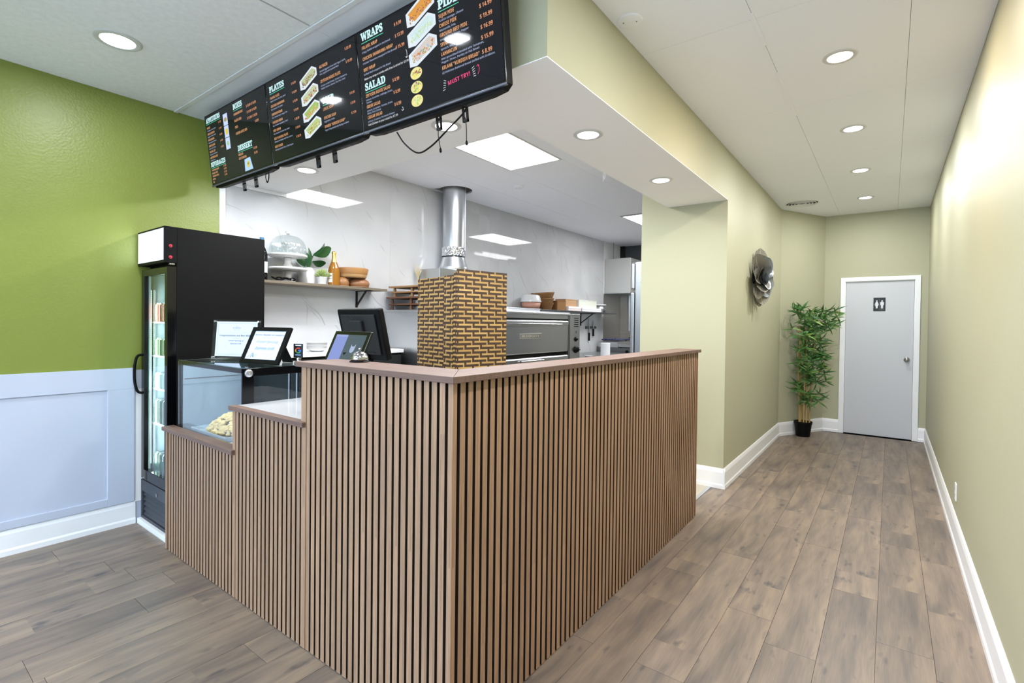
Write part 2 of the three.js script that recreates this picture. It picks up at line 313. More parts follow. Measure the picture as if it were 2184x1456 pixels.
// ------------------------------------------------------------------ doors and fittings of the hall
{
  const d = struct('door_1', [-0.1225, 0, ZB]);
  const casing = [[-0.4295, 0], [-0.4295, 2.134], [0.4295, 2.134], [0.4295, 0], [0.375, 0], [0.375, 2.08], [-0.375, 2.08], [-0.375, 0]];
  mesh(d, 'casing', extr(casing, 0.014, 0.003), M.trim, [0, 0, 0.004]);
  B(d, 'jamb', M.trim, [-0.385, -0.368], [0, 2.085], [-0.10, 0.006], 0.002);
  B(d, 'jamb', M.trim, [0.368, 0.385], [0, 2.085], [-0.10, 0.006], 0.002);
  B(d, 'jamb', M.trim, [-0.385, 0.385], [2.072, 2.09], [-0.10, 0.006], 0.002);
  B(d, 'leaf', M.doorWhite, [-0.366, 0.366], [0.010, 2.070], [-0.048, -0.008], 0.002);
  const kn = mesh(d, 'knob', lathe([[0, 0], [0.032, 0], [0.032, 0.006], [0.016, 0.010], [0.012, 0.028], [0.020, 0.036], [0.028, 0.046], [0.028, 0.056], [0.018, 0.066], [0, 0.068]], 32), M.chrome, [0.3035, 1.045, -0.008], [Math.PI / 2, 0, 0]);
  mesh(kn, 'keyhole', cyl(0.007, 0.007, 0.003, 16), M.steelDark, [0, 0.0685, 0]);
  B(d, 'scuff_plate', M.doorWhite, [0.300, 0.312], [1.33, 1.40], [-0.0082, -0.006], 0.001);
  const sg = thing('restroom_sign', 'black restroom sign with white woman and man pictograms on the white hall door', 'sign', [-0.1175, 1.675, ZB - 0.008]);
  const signTex = canvasTex(256, 352, (c, w, h) => {
    c.fillStyle = '#14181d'; c.fillRect(0, 0, w, h); c.fillStyle = '#dfe3e8'; c.strokeStyle = '#9aa0a8'; c.lineWidth = 2;
    c.beginPath(); c.moveTo(128, 30); c.lineTo(128, 330); c.stroke();
    const fig = (x, skirt) => { c.beginPath(); c.arc(x, 84, 19, 0, 7); c.fill(); c.beginPath(); if (skirt) { c.moveTo(x - 20, 108); c.lineTo(x + 20, 108); c.lineTo(x + 48, 190); c.lineTo(x + 34, 196); c.lineTo(x + 18, 150); c.lineTo(x + 36, 224); c.lineTo(x + 20, 224); c.lineTo(x + 20, 280); c.lineTo(x - 20, 280); c.lineTo(x - 20, 224); c.lineTo(x - 36, 224); c.lineTo(x - 18, 150); c.lineTo(x - 34, 196); c.lineTo(x - 48, 190); } else { c.moveTo(x - 26, 108); c.lineTo(x + 26, 108); c.lineTo(x + 42, 124); c.lineTo(x + 42, 196); c.lineTo(x + 28, 196); c.lineTo(x + 26, 136); c.lineTo(x + 24, 284); c.lineTo(x + 4, 284); c.lineTo(x + 2, 206); c.lineTo(x - 2, 206); c.lineTo(x - 4, 284); c.lineTo(x - 24, 284); c.lineTo(x - 26, 136); c.lineTo(x - 28, 196); c.lineTo(x - 42, 196); c.lineTo(x - 42, 124); } c.fill(); };
    fig(68, true); fig(186, false);
    c.font = '17px sans-serif'; c.textAlign = 'center'; c.fillStyle = '#9aa0a8'; c.fillText('RESTROOM', 186, 312);
    for (let i = 0; i < 14; i++) c.fillRect(136 + i * 7, 320 + (i % 3) * 5, 3, 3);
  });
  B(sg, 'plate', M.blackMatte, [-0.065, 0.065], [0, 0.18], [0.0002, 0.004], 0.002);
  const pl = new THREE.PlaneGeometry(0.124, 0.174); mesh(sg, 'pictogram', pl, std('#ffffff', { map: signTex, roughness: 0.5 }), [0, 0.09, 0.0046]);
  const o = thing('wall_outlet', 'white power outlet low on the long hallway wall', 'outlet', [XR, 0.275, -4.585], -Math.PI / 2);
  B(o, 'cover_plate', M.trim, [-0.037, 0.037], [0, 0.118], [0.0002, 0.007], 0.003);
  for (const y of [0.036, 0.082]) B(o, 'socket', M.white, [-0.017, 0.017], [y - 0.014, y + 0.014], [0.005, 0.009], 0.004);
}
// ------------------------------------------------------------------ lamps
const glow = (c, k) => std('#ffffff', { emissive: new THREE.Color(...c), emissiveIntensity: k, roughness: 0.5 });
{
  const ringGeo = lathe([[0.060, 0.0], [0.064, -0.006], [0.082, -0.005], [0.087, -0.001], [0.087, 0.0]], 40);
  const lensGeo = cyl(0.0605, 0.0605, 0.003, 40);
  const ringMat = phys('#d4d4d4', { roughness: 0.3, metalness: 0.1 });
  const kinds = { cool: glow(COOL, 9), neutral: glow(NEUTRAL, 9), warm: glow(WARM, 9) }, tints = { cool: COOL, neutral: NEUTRAL, warm: WARM };
  function downlight(x, y, z, kind, label, group, k = 1, scale = 1) {
    const t = thing('downlight', label, 'ceiling light', [x, y, z], 0, group); t.scale.setScalar(scale);
    mesh(t, 'trim_ring', ringGeo, ringMat); mesh(t, 'lens', lensGeo, kinds[kind], [0, -0.003, 0]);
    const l = new THREE.RectAreaLight(new THREE.Color(...tints[kind]), DOWN * k / (scale * scale), 0.1, 0.1);   // the size of the lens
    l.position.set(0, -0.009, 0); l.rotation.x = -Math.PI / 2; l.name = 'lamp'; t.add(l);
  }
  const H = 'recessed downlights of the hallway ceiling', S = 'recessed downlights under the soffit', D = 'recessed downlights of the front ceiling';
  downlight(-0.256, YC, -3.428, 'warm', 'hallway downlight glowing warm orange, nearest the camera', H, 0.95);
  downlight(-0.256, YC, -4.725, 'neutral', 'second hallway downlight, white, behind the warm one', H, 0.98);
  downlight(-0.258, YC, -6.014, 'neutral', 'third hallway downlight, between second and last', H, 0.98);
  downlight(-0.259, YC, -7.302, 'neutral', 'last hallway downlight, beside the round air vent', H, 0.75);
  downlight(-0.256, YC, -2.13, 'neutral', 'hallway downlight overhead, out of the frame', H, 0.9);
  downlight(-0.256, YC, -0.5, 'neutral', 'hallway downlight behind the camera', H, 0.9);
  downlight(-3.472, YS, -2.06, 'neutral', 'soffit downlight below the leftmost menu screen', S, 0.8);
  downlight(-2.036, YS, -2.06, 'neutral', 'soffit downlight between hanging cords under the menu screens', S, 0.8);
  downlight(-1.441, YS, -2.637, 'neutral', 'soffit downlight nearer the camera, over the side counter', S, 0.8);
  downlight(-1.428, YS, -3.784, 'neutral', 'soffit downlight over the far end of the side counter', S, 0.42);
  downlight(-3.46, YC, -0.918, 'cool', 'large cool white downlight above the green wall', D, 1, 1.3);
  downlight(-2.08, YC, -0.98, 'cool', 'front ceiling downlight mirrored in the menu screens', D, 1, 1.3);
  for (const [x, z] of [[-3.46, 0.6], [-2.08, 0.6], [-3.46, 2.0], [-2.08, 2.0], [-0.4, 1.2]]) downlight(x, YC, z, 'cool', `front ceiling downlight behind the camera, ${x < -3 ? 'left row' : x < -1 ? 'middle row' : 'right row'}, ${z < 1 ? 'nearer' : z < 1.5 ? 'single' : 'by the window'}`, D, 1, 1.3);
  const panelMat = glow([1.0, 0.98, 0.95], 5);
  function lightPanel(x0, x1, z0, z1, label) {
    const t = thing('light_panel', label, 'ceiling light', [(x0 + x1) / 2, YC, (z0 + z1) / 2], 0, 'light panels of the kitchen ceiling');
    const w = x1 - x0, d = z1 - z0;
    B(t, 'diffuser', panelMat, [-w / 2 + 0.012, w / 2 - 0.012], [0.001, 0.01], [-d / 2 + 0.012, d / 2 - 0.012]);
    mesh(t, 'frame', merge(boxGeo(w, 0.012, 0.014).translate(0, 0.004, d / 2 - 0.007), boxGeo(w, 0.012, 0.014).translate(0, 0.004, -d / 2 + 0.007), boxGeo(0.014, 0.012, d - 0.028).translate(w / 2 - 0.007, 0.004, 0), boxGeo(0.014, 0.012, d - 0.028).translate(-w / 2 + 0.007, 0.004, 0)), M.trim);
    const l = new THREE.RectAreaLight(new THREE.Color(0.97, 0.985, 1.0), PANEL, w - 0.03, d - 0.03); l.position.set(0, -0.004, 0); l.rotation.x = -Math.PI / 2; l.name = 'lamp'; t.add(l);
  }
  lightPanel(-3.10, -2.50, -4.06, -2.83, 'square bright light panel in the kitchen ceiling beside the soffit');
  lightPanel(-3.10, -2.50, -7.90, -6.70, 'far light panel cut off by the pale pillar');
  const t = thing('tube_light', 'twin tube light seen mirrored in the marble wall', 'ceiling light', [-1.66, YC - 0.075, -8.55]);
  B(t, 'housing', M.trim, [-0.16, 0.16], [0.02, 0.075], [-0.62, 0.62], 0.006);
  for (const x of [-0.115, 0.115]) { mesh(t, 'tube', cyl(0.014, 0.014, 1.18, 16), glow([1, 1, 1], 6), [x, 0, 0], [Math.PI / 2, 0, 0]); const l = new THREE.RectAreaLight(0xffffff, 14, 0.03, 1.15); l.position.set(x, -0.02, 0); l.rotation.x = -Math.PI / 2; l.name = 'lamp'; t.add(l); for (const s of [-1, 1]) mesh(t, 'lamp_holder', cyl(0.017, 0.017, 0.03, 12), M.white, [x, 0, s * 0.6], [Math.PI / 2, 0, 0]); }
  const v = thing('air_vent', 'round louvred air vent in the ceiling over the end of the hallway', 'vent', [-0.905, YC, -7.2]);
  const rings = [0.19, 0.155, 0.12, 0.085, 0.05];
  rings.forEach((r, i) => mesh(v, 'vent_ring', lathe(i ? [[r, -0.003], [r + 0.006, -0.016], [r + 0.003, -0.018], [r - 0.004, -0.003]] : [[r, -0.001], [r - 0.002, -0.007], [r - 0.014, -0.009], [r - 0.016, -0.001]], 48), M.trim));
  mesh(v, 'throat', cyl(0.17, 0.17, 0.002, 40), M.darkgap, [0, -0.0016, 0]);
  const bc = thing('blank_cover', 'round white cover plate with two screws on the hallway ceiling', 'cover plate', [-1.085, YC, -2.41]);
  mesh(bc, 'plate', lathe([[0, -0.008], [0.055, -0.007], [0.063, -0.004], [0.064, 0]], 40), M.tileSmooth);
  for (const s of [-1, 1]) mesh(bc, 'screw', cyl(0.003, 0.003, 0.003, 10), M.steelDark, [0.03 * s, -0.009, -0.012 * s]);
  const kc = thing('smoke_detector', 'low round white disc on the kitchen ceiling beside the flue', 'detector', [-3.372, YC, -4.571]);
  mesh(kc, 'body', lathe([[0, -0.022], [0.04, -0.021], [0.058, -0.014], [0.062, 0]], 40), M.tileSmooth); mesh(kc, 'grille', new THREE.TorusGeometry(0.032, 0.003, 8, 32), M.offwhite, [0, -0.021, 0], [Math.PI / 2, 0, 0]);
}
// ------------------------------------------------------------------ menu screens
const serif = 'serif', sans = 'sans-serif';
function foodBox(c, x, y, w, h, base, bits) {                // a take-away box in perspective with food in it
  c.fillStyle = '#c9d3dc'; c.beginPath(); c.moveTo(x, y + h * 0.35); c.lineTo(x + w * 0.75, y - h * 0.25); c.lineTo(x + w, y); c.lineTo(x + w, y + h * 0.45); c.lineTo(x + w * 0.28, y + h); c.lineTo(x + w * 0.02, y + h * 0.95); c.fill();
  c.fillStyle = base; c.beginPath(); c.moveTo(x + w * 0.08, y + h * 0.4); c.lineTo(x + w * 0.75, y - h * 0.12); c.lineTo(x + w * 0.94, y + h * 0.08); c.lineTo(x + w * 0.92, y + h * 0.35); c.lineTo(x + w * 0.3, y + h * 0.82); c.fill();
  for (let i = 0; i < 90; i++) { const u = rr(0.12, 0.9), q = h * (0.68 - 0.62 * u) + rr(-0.16, 0.16) * h + h * 0.1; c.fillStyle = bits[Math.floor(rnd() * bits.length)]; c.beginPath(); c.arc(x + u * w, y + q, rr(1.5, 5), 0, 7); c.fill(); }
}
const title = (c, s, x, y, px, w) => { c.textAlign = 'left'; c.font = `bold ${px}px serif`; c.lineWidth = px * 0.07; c.strokeStyle = '#b9dfe0'; c.fillStyle = '#bfe0e6'; c.save(); c.translate(x, y); c.scale(w / Math.max(1, c.measureText(s).width), 1); c.fillText(s, 0, 0); c.strokeText(s, 0, 0); c.restore(); c.fillStyle = '#4fc79e'; c.fillRect(x, y + px * 0.2, w, 4); };
const item = (c, s, x, y, px = 24) => { c.textAlign = 'left'; c.font = `bold ${px}px sans-serif`; c.fillStyle = '#dd9f6c'; c.save(); c.translate(x, y); c.scale(0.72, 1); c.fillText(s, 0, 0); c.restore(); };
const small = (c, s, x, y, px = 15, col = '#b8c6ea') => { c.textAlign = 'left'; c.font = `${px}px sans-serif`; c.fillStyle = col; c.fillText(s, x, y); };
const price = (c, s, x, y, px = 25) => { c.textAlign = 'left'; c.font = `bold ${px}px sans-serif`; c.fillStyle = '#dd9468'; c.save(); c.translate(x, y); c.scale(0.78, 1); c.fillText(s, 0, 0); c.restore(); };
const arrow = (c, x, y, dx, dy, col) => { c.strokeStyle = col; c.lineWidth = 3; c.beginPath(); c.moveTo(x, y); c.quadraticCurveTo(x + dx * 1.3, y + dy * 0.5, x + dx * 0.2, y + dy); c.stroke(); c.beginPath(); c.moveTo(x + dx * 0.2 - 8, y + dy - Math.sign(dy) * 8); c.lineTo(x + dx * 0.2, y + dy); c.lineTo(x + dx * 0.2 + 8, y + dy - Math.sign(dy) * 6); c.stroke(); };
const menus = [
  (c, w, h) => {
    title(c, 'APPETIZERS', 18, 62, 50, 262);
    [['HUMUS', 'Chickpeas, Tahini, Garlic', '$ 7.99'], ['BABA GANOUSH', 'Eggplant, Tahini, Garlic', '$ 7.99'], ['MUHAMMARA', 'Red Peppers, Walnuts', '$ 6.99'], ['GRAPE LEAVES', 'Rice, Herbs, Spices', '$ 6.99'], ['FALAFEL CUP', 'Six pieces with sauce', '$ 5.99'], ['APPETIZER PLATE', 'Choose three', '$ 12.99']].forEach(([a, b, p], i) => { item(c, a, 22, 112 + i * 50, 24); small(c, b, 22, 132 + i * 50); if (i < 5) price(c, p, 240, 106 + i * 50, 22); });
    [0, 1, 2].forEach((i) => { c.fillStyle = '#b3c3e2'; c.fillRect(330, 58 + i * 96, 76, 92); c.fillStyle = ['#9a8a50', '#d0b52c', '#8fb57a'][i]; c.beginPath(); c.ellipse(368, 104 + i * 96, 24 - i * 4, [16, 26, 18][i], 0, 0, 7); c.fill(); });
    title(c, 'BOXES', 515, 62, 52, 150);
    [['SHAWARMA BOX', '$ 13.99 / $ 16.99'], ['FALAFEL BOX', '$ 11.99 / $ 14.99'], ['FRIES', '$ 11.99 / $ 16.99'], ['CHICKEN & RICE BOX', '$ 8.99']].forEach(([a, p], i) => { item(c, a, 515, 112 + i * 50, 26); price(c, p, 725 + (i === 3 ? 110 : 0), 96 + i * 46, 26); });
    title(c, 'BEVERAGES', 18, 430, 50, 270);
    [['FOUNTAIN DRINK', '$ 2.49'], ['MANGO LASSI', '$ 3.99'], ['TURKISH AYRAN', '$ 2.99'], ['WATER', '$ 1.99'], ['TEA', '']].forEach(([a, p], i) => { item(c, a, 22, 468 + i * 25, 22); price(c, p, 245, 464 + i * 25, 22); });
    title(c, 'DESSERT', 520, 390, 56, 235);
    [['BAKLAVA', '$ 5.99'], ['RICE PUDDING', '$ 5.99']].forEach(([a, p], i) => { item(c, a, 520, 430 + i * 30, 25); price(c, p, 770, 424 + i * 36, 25); });
    c.save(); c.translate(60, 4); c.fillStyle = '#9fc0e6'; c.beginPath(); c.moveTo(548, 468); c.lineTo(640, 462); c.lineTo(672, 560); c.lineTo(540, 562); c.fill(); c.fillStyle = '#c3b45c'; c.beginPath(); c.ellipse(604, 514, 26, 28, 0, 0, 7); c.fill(); c.fillStyle = '#7a8a45'; c.fillRect(590, 500, 24, 16); c.restore();
  },
  (c, w, h) => {
    title(c, 'PLATES', 40, 80, 52, 195);
    [['FALAFEL PLATE', 'Falafel, Humus, Pita, Rice, Salad', '$ 14.99'], ['CHICKEN SHAWARMA', 'Rice, Humus, Pita, Salad', '$ 16.99'], ['ISKENDER KEBAB', 'Rice, Tomato Sauce, Yogurt, Pita', '$ 18.99'], ['CHICKEN KEBAB', 'Rice, Roasted Vegetables, Salad', '$ 18.99'], ['BEEF KEBAB', 'Rice, Roasted Tomato, Pita, Salad', '$ 20.99'], ["MIX 'N DOUBLE PLATE", 'Choose two kebabs with Rice, Humus', '$ 18.99'], ['BEEF DONER', 'Mild Spiced Beef, Rice, Grilled Pepper', '$ 24.99']].forEach(([a, b, p], i) => { item(c, a, 40, 130 + i * 58, 24); small(c, b, 40, 150 + i * 58, 14); price(c, p, 320, 102 + i * 60, 22); });
    const bits = [['#7a5a3a', '#5a3f28', '#8aa05a', '#8a4a6a'], ['#b5633c', '#8d4f30', '#8a4a8a', '#a0b060'], ['#b84b36', '#8c9a4a', '#d08a5a', '#c8c8a0'], ['#9a7a4a', '#b0a060', '#7a9a4a', '#d8d0b0']];
    bits.forEach((b, i) => foodBox(c, 420, 74 + i * 108, 200, 100, ['#a8b08a', '#b0b894', '#93ad5a', '#a9b87a'][i], b));
    [['ALI NAZIK', 'Smoked Eggplant Puree with Yogurt, Garlic,', 'Rice, topped with Sauteed Meat', '$ 20.99'], ['ZEYTOON HOUSE PLATE', 'Chicken or Beef Kebab, Chicken Shawarma,', 'Falafel, Humus, Tabouli, Pita, Rice, Salad', '$ 19.99']].forEach(([a, b, d, p], i) => { item(c, a, 650, 92 + i * 92, 26); small(c, b, 650, 116 + i * 92, 14); small(c, d, 650, 134 + i * 92, 14); price(c, p, 920, 62 + i * 78, 24); });
    title(c, 'SOUP', 650, 316, 50, 120);
    [['LENTIL SOUP', '', '$ 5.99'], ['CHICKEN SOUP', 'Vegetables, Herbs', '$ 5.99'], ['DOWEN "KURDISH SOUP"', 'Yogurt Soup Made with Barley and Mint', '$ 7.99']].forEach(([a, b, p], i) => { item(c, a, 650, 362 + i * 56, 25); small(c, b, 650, 382 + i * 56, 14); price(c, p, 930, 332 + i * 60, 22); });
  },
  (c, w, h) => {
    title(c, 'WRAPS', 36, 62, 60, 190);
    [['FALAFEL WRAP', 'Crispy Falafel wrapped in Flat Bread', '$ 9.99', 36], ['CHICKEN SHAWARMA WRAP', 'Chicken Shawarma wrapped in Flat Bread', '$ 13.99', 92], ['BEEF WRAP', 'Grilled Beef wrapped in Flat Bread', '$ 15.99', 148]].forEach(([a, b, p], i) => { item(c, a, 36, 112 + i * 64, 27); small(c, b, 36, 134 + i * 64, 15); price(c, p, 316, 74 + i * 62, 27); });
    small(c, 'Make any wrap a combo with fries & drink for $3.99', 36, 290, 16, '#eef0f4'); arrow(c, 392, 222, 10, 46, '#d8dce4');
    title(c, 'SALAD', 36, 350, 56, 178);
    [['ZEYTOON HOUSE SALAD', 'Lettuce, Cucumber, Cabbage, Onion,', 'Tomato', '$ 8.99'], ['GREEK SALAD', 'Lettuce, Cucumber, Tomato, Onion,', 'Olives, Feta Cheese', '$ 8.99'], ['CEASAR SALAD', 'Lettuce, Croutons, Parmesan Cheese', '', '$ 6.99']].forEach(([a, b, d, p], i) => { item(c, a, 36, 392 + i * 64, 26); small(c, b, 36, 412 + i * 64, 14); small(c, d, 36, 428 + i * 64, 14); price(c, p, 270, 366 + i * 68, 26); });
    small(c, 'Add Chicken to your salad for $7.99', 36, 560, 16, '#eef0f4'); arrow(c, 330, 520, 10, 22, '#d8dce4');
    foodBox(c, 410, 4, 210, 120, '#c58a3c', ['#b06a28', '#d69a4a', '#8a4a6a', '#a0743a']); foodBox(c, 410, 118, 210, 112, '#b9cfd0', ['#c8dcd2', '#a8bfa8', '#b7c98a']); foodBox(c, 410, 224, 210, 112, '#bfb6b0', ['#c77a4a', '#8aa8c8', '#7a9a5a', '#b8603a', '#d0c8b0']);
    [372, 446, 518].forEach((y, i) => { c.fillStyle = '#d8cf8a'; c.beginPath(); c.ellipse(456 - i * 4, y, 44, 32, 0, 0, 7); c.fill(); for (let k = 0; k < 60; k++) { const a = rr(0, 6.28), q = rr(0, 0.85); c.fillStyle = [['#7a9a3a', '#b33a6a', '#c8d8a0', '#d8c83a'], ['#8ab04a', '#8a4a8a', '#d8d03a', '#b8c8a0'], ['#c8d0a0', '#a8c070', '#d8c850', '#e0dcc0']][i][Math.floor(rnd() * 4)]; c.beginPath(); c.arc(456 - i * 4 + 40 * q * Math.cos(a), y + 28 * q * Math.sin(a), rr(2, 6), 0, 7); c.fill(); } });
    title(c, 'PIDE', 640, 104, 60, 138);
    [['SUJUK PIDE', 'Turkish sausage, Cheese'], ['CHEESE PIDE', 'Mozzarella, Feta'], ['GROUND BEEF PIDE', 'Ground Beef, Onion, Pepper'], ['SPINACH PIDE', 'Spinach, Mozzarella']].forEach(([a, b], i) => { item(c, a, 640, 150 + i * 48, 27); small(c, b, 640, 169 + i * 48, 15); });
    item(c, 'LAHMACUN', 640, 342, 27); small(c, 'Mild spiced Beef blended with Tomatoes,', 640, 362); small(c, 'Pepper, Onion, Parsley on Flat Bread', 640, 380);
    item(c, 'KELANE "KURDISH BREAD"', 640, 412, 27); small(c, '(2) Delicious Buttered Bread stuffed with Scallions', 640, 433);
    [['$ 15.99', 146], ['$ 14.99', 196], ['$ 19.99', 246], ['$ 16.99', 296], ['$ 15.99', 346], ['$ 8.99', 414]].forEach(([p, y]) => price(c, p, 900, y, 29));
    c.save(); c.translate(672, 500); c.rotate(-0.06); c.font = 'bold 30px sans-serif'; c.fillStyle = '#e0487a'; c.textAlign = 'left'; c.fillText('MUST TRY!', 0, 0); c.restore();
    c.strokeStyle = '#d8dce4'; c.lineWidth = 3; for (let i = 0; i < 5; i++) { c.beginPath(); c.moveTo(662 - i * 2, 474 + i * 10); c.lineTo(646 - i * 2, 466 + i * 13); c.moveTo(832 + i * 2, 462 + i * 10); c.lineTo(848 + i * 2, 454 + i * 12); c.stroke(); }
    arrow(c, 868, 500, 14, -46, '#e0487a');
  },
];
{
  const xs = [-4.077, -3.183, -2.246, -1.292], y0 = 2.447, lean = 0.119, zb = -1.66;
  const labels = ['menu screen of appetizers, boxes, beverages and dessert beside the green wall', 'middle menu screen of plates with four food boxes', 'menu screen of wraps, salad and pide at the open end'];
  menus.forEach((draw, i) => {
    const w = xs[i + 1] - xs[i] - 0.003, h = 0.508;
    const t = thing('menu_screen', labels[i], 'television', [(xs[i] + xs[i + 1]) / 2, y0, zb], 0, 'menu screens on the soffit'); t.rotation.x = lean;
    const tex = canvasTex(1024, 576, (c, W_, H_) => { c.fillStyle = '#0f1118'; c.fillRect(0, 0, W_, H_); draw(c, W_, H_); });
    B(t, 'bezel', M.blackGloss, [-w / 2, w / 2], [0, h], [-0.014, -0.001], 0.003);
    mesh(t, 'screen', new THREE.PlaneGeometry(w - 0.012, h - 0.022), phys('#020203', { roughness: 0.05, specularIntensity: 0.7, emissive: new THREE.Color(1, 1, 1), emissiveMap: tex, emissiveIntensity: 0.95 }), [0, h / 2 + 0.006, 0.0005]);
    B(t, 'lower_strip', phys('#565a66', { roughness: 0.25, metalness: 0.3 }), [-w / 2, w / 2], [-0.001, 0.009], [-0.013, 0.0025], 0.002);
    const shell = extr([[-w / 2 + 0.004, 0.0], [-w / 2 + 0.03, -0.022], [-w / 2 + 0.10, -0.030], [w / 2 - 0.10, -0.030], [w / 2 - 0.03, -0.022], [w / 2 - 0.004, 0.0], [w / 2 - 0.004, h - 0.02], [-w / 2 + 0.004, h - 0.02]], 0.034, 0.004);
    const sh = mesh(t, 'rear_shell', shell, M.black, [0, 0.012, -0.050]);
    for (const s of [-1, 1]) { for (let k = 0; k < 7; k++) B(sh, 'vent_slot', M.greyPlastic, [s * w * 0.28 + k * 0.014 - 0.05, s * w * 0.28 + k * 0.014 - 0.043], [-0.0312, -0.0295], [0.008, 0.030]); }
    for (const s of [-1, 1]) {                                // wall bracket arms that hang below, with release cords
      const x = s * 0.085 + [0.0, 0.02, 0.10][i];
      const a = mesh(t, 'bracket_arm', merge(boxGeo(0.006, 0.30, 0.012).translate(-0.012, -0.0, 0), boxGeo(0.006, 0.30, 0.012).translate(0.012, 0, 0), boxGeo(0.03, 0.012, 0.012).translate(0, -0.144, 0), boxGeo(0.03, 0.008, 0.012).translate(0, -0.10, 0)), M.blackMatte, [x, 0.075, -0.062]);
      if (i === 2) { const cord = mesh(a, 'release_cord', tube([[0, -0.13, 0.004], [0.006 * s, -0.17, 0.006], [0, -0.235, 0.004]], 0.0022, 12, 6), M.blackMatte); mesh(cord, 'bead', lathe([[0, 0], [0.006, 0.006], [0.006, 0.018], [0.002, 0.026]], 12), M.black, [0, -0.258, 0.004]); }
    }
  });
  const c1 = thing('power_cable', 'thin black cable sagging under the wraps and pide menu screen', 'cable', [-1.9, 2.45, -1.70]);
  mesh(c1, 'cord', tube([[-0.13, -0.03, 0], [-0.07, -0.10, 0], [0.03, -0.165, 0], [0.12, -0.155, 0.005], [0.24, -0.095, 0.005], [0.33, -0.04, 0], [0.345, -0.018, -0.004]], 0.004, 40, 8), M.black);
  const c2 = thing('cable_loop', 'short black cable loop below the leftmost menu screen', 'cable', [-3.32, 2.43, -1.69]);
  mesh(c2, 'cord', tube([[-0.016, 0.03, 0], [-0.018, -0.03, 0], [0, -0.062, 0], [0.018, -0.03, 0], [0.016, 0.03, 0]], 0.004, 24, 8), M.black);
  const st = thing('loose_string', 'loose white string loop hanging from the soffit edge', 'string', [-1.70, YS, -3.36]);
  mesh(st, 'string', tube([[0, 0, 0], [-0.008, -0.02, 0.004], [0.004, -0.05, 0], [0.012, -0.02, 0.004], [0.004, -0.004, 0], [-0.004, -0.05, 0], [-0.006, -0.065, 0]], 0.0013, 30, 6), M.paper);
}

// ------------------------------------------------------------------ slatted service counter
{
  const t = thing('service_counter', 'corner service counter clad in vertical wood slats with stepped ledges', 'counter', [-1.158, 0, -1.216]);
  W(t, 'backing', M.slatBack, [-2.07, -1.178], [0.004, 1.252], [-1.395, -1.236]);
  W(t, 'backing', M.slatBack, [-2.725, -2.07], [0.004, 0.984], [-1.395, -1.236]);
  W(t, 'backing', M.slatBack, [-3.63, -2.725], [0.004, 0.752], [-1.262, -1.236]);
  W(t, 'backing', M.slatBack, [-1.30, -1.178], [0.004, 1.252], [-3.885, -1.395]);
  const geos = {};
  const slatGeo = (h, turned, v) => (geos[`${h}${turned}${v}`] ??= boxGeo(turned ? 0.020 : 0.0262, h, turned ? 0.0262 : 0.020, 0, { ox: v * 0.047, oy: v * 0.171 }));
  const core = std('#21160e', { roughness: 0.8 }), facing = { false: [core, core, core, core, M.slat, core], true: [M.slat, core, core, core, core, core] };   // veneered face on a dark core
  const slat = (x, z, h, turned) => { const m = mesh(t, 'slat', slatGeo(h, turned, Math.floor(rnd() * 7)), facing[turned]); m.position.set(x + 1.158, h / 2 + 0.004, z + 1.216); };
  for (let k = 0; k < 63; k++) {                              // front run, right to left
    const x = -1.2068 - 0.03885 * k; if (x < -3.61) break;
    if (Math.abs(x + 2.056) < 0.021 || Math.abs(x + 2.718) < 0.021) continue;
    slat(x, -1.226, x > -2.06 ? 1.248 : x > -2.72 ? 0.981 : 0.749, false);
  }
  for (let k = 0; k < 66; k++) { const z = -1.2655 - 0.0402 * k; if (z < -3.872) break; slat(-1.168, z, 1.248, true); }
  W(t, 'corner_post', M.slat, [-1.181, -1.158], [0.004, 1.252], [-1.238, -1.216], 0.002, { seg: 1 });
  W(t, 'end_stile', M.slat, [-2.075, -2.040], [0.004, 1.252], [-1.236, -1.214], 0.002, { seg: 1 });
  W(t, 'end_stile', M.slat, [-2.735, -2.704], [0.004, 0.984], [-1.236, -1.215], 0.002, { seg: 1 });
  W(t, 'end_stile', M.slat, [-3.645, -3.622], [0.004, 0.752], [-1.275, -1.215], 0.002, { seg: 1 });
  W(t, 'end_panel', M.slat, [-1.315, -1.158], [0.004, 1.252], [-3.896, -3.886], 0.002, { seg: 1 });
  W(t, 'side_panel', M.slat, [-2.078, -2.07], [0.98, 1.252], [-1.415, -1.214], 0.002, { seg: 1 });
  const top = (name, pts, swap) => { const g = extr(pts.map(([x, z]) => [x + 1.158, -(z + 1.216)]), 0.018, 0.0025); g.rotateX(-Math.PI / 2); uvBox(g, 0.3, 0.2, swap); mesh(t, name, g, M.woodTop, [0, 1.2525, 0]); };
  top('countertop', [[-2.100, -1.196], [-1.138, -1.196], [-1.318, -1.415], [-2.100, -1.415]], true);
  top('countertop', [[-1.138, -1.1962], [-1.138, -3.898], [-1.318, -3.898], [-1.318, -1.4152]], false);
  W(t, 'ledge_rail', M.woodTop, [-2.742, -2.041], [0.985, 1.007], [-1.240, -1.196], 0.002, { swap: true });
  W(t, 'ledge_rail', M.woodTop, [-3.655, -2.705], [0.753, 0.777], [-1.265, -1.196], 0.002, { swap: true });
  W(t, 'marble_ledge', M.marble, [-2.740, -2.079], [0.984, 1.0045], [-1.72, -1.2402], 0.001, { ox: 0.4, oy: 0.2 });
  const s = struct('trim_1'); W(s, 'toe_kick', M.trim, [XL + 0.02, -3.66], [0, 0.036], [-1.272, -1.247], 0.002);
}
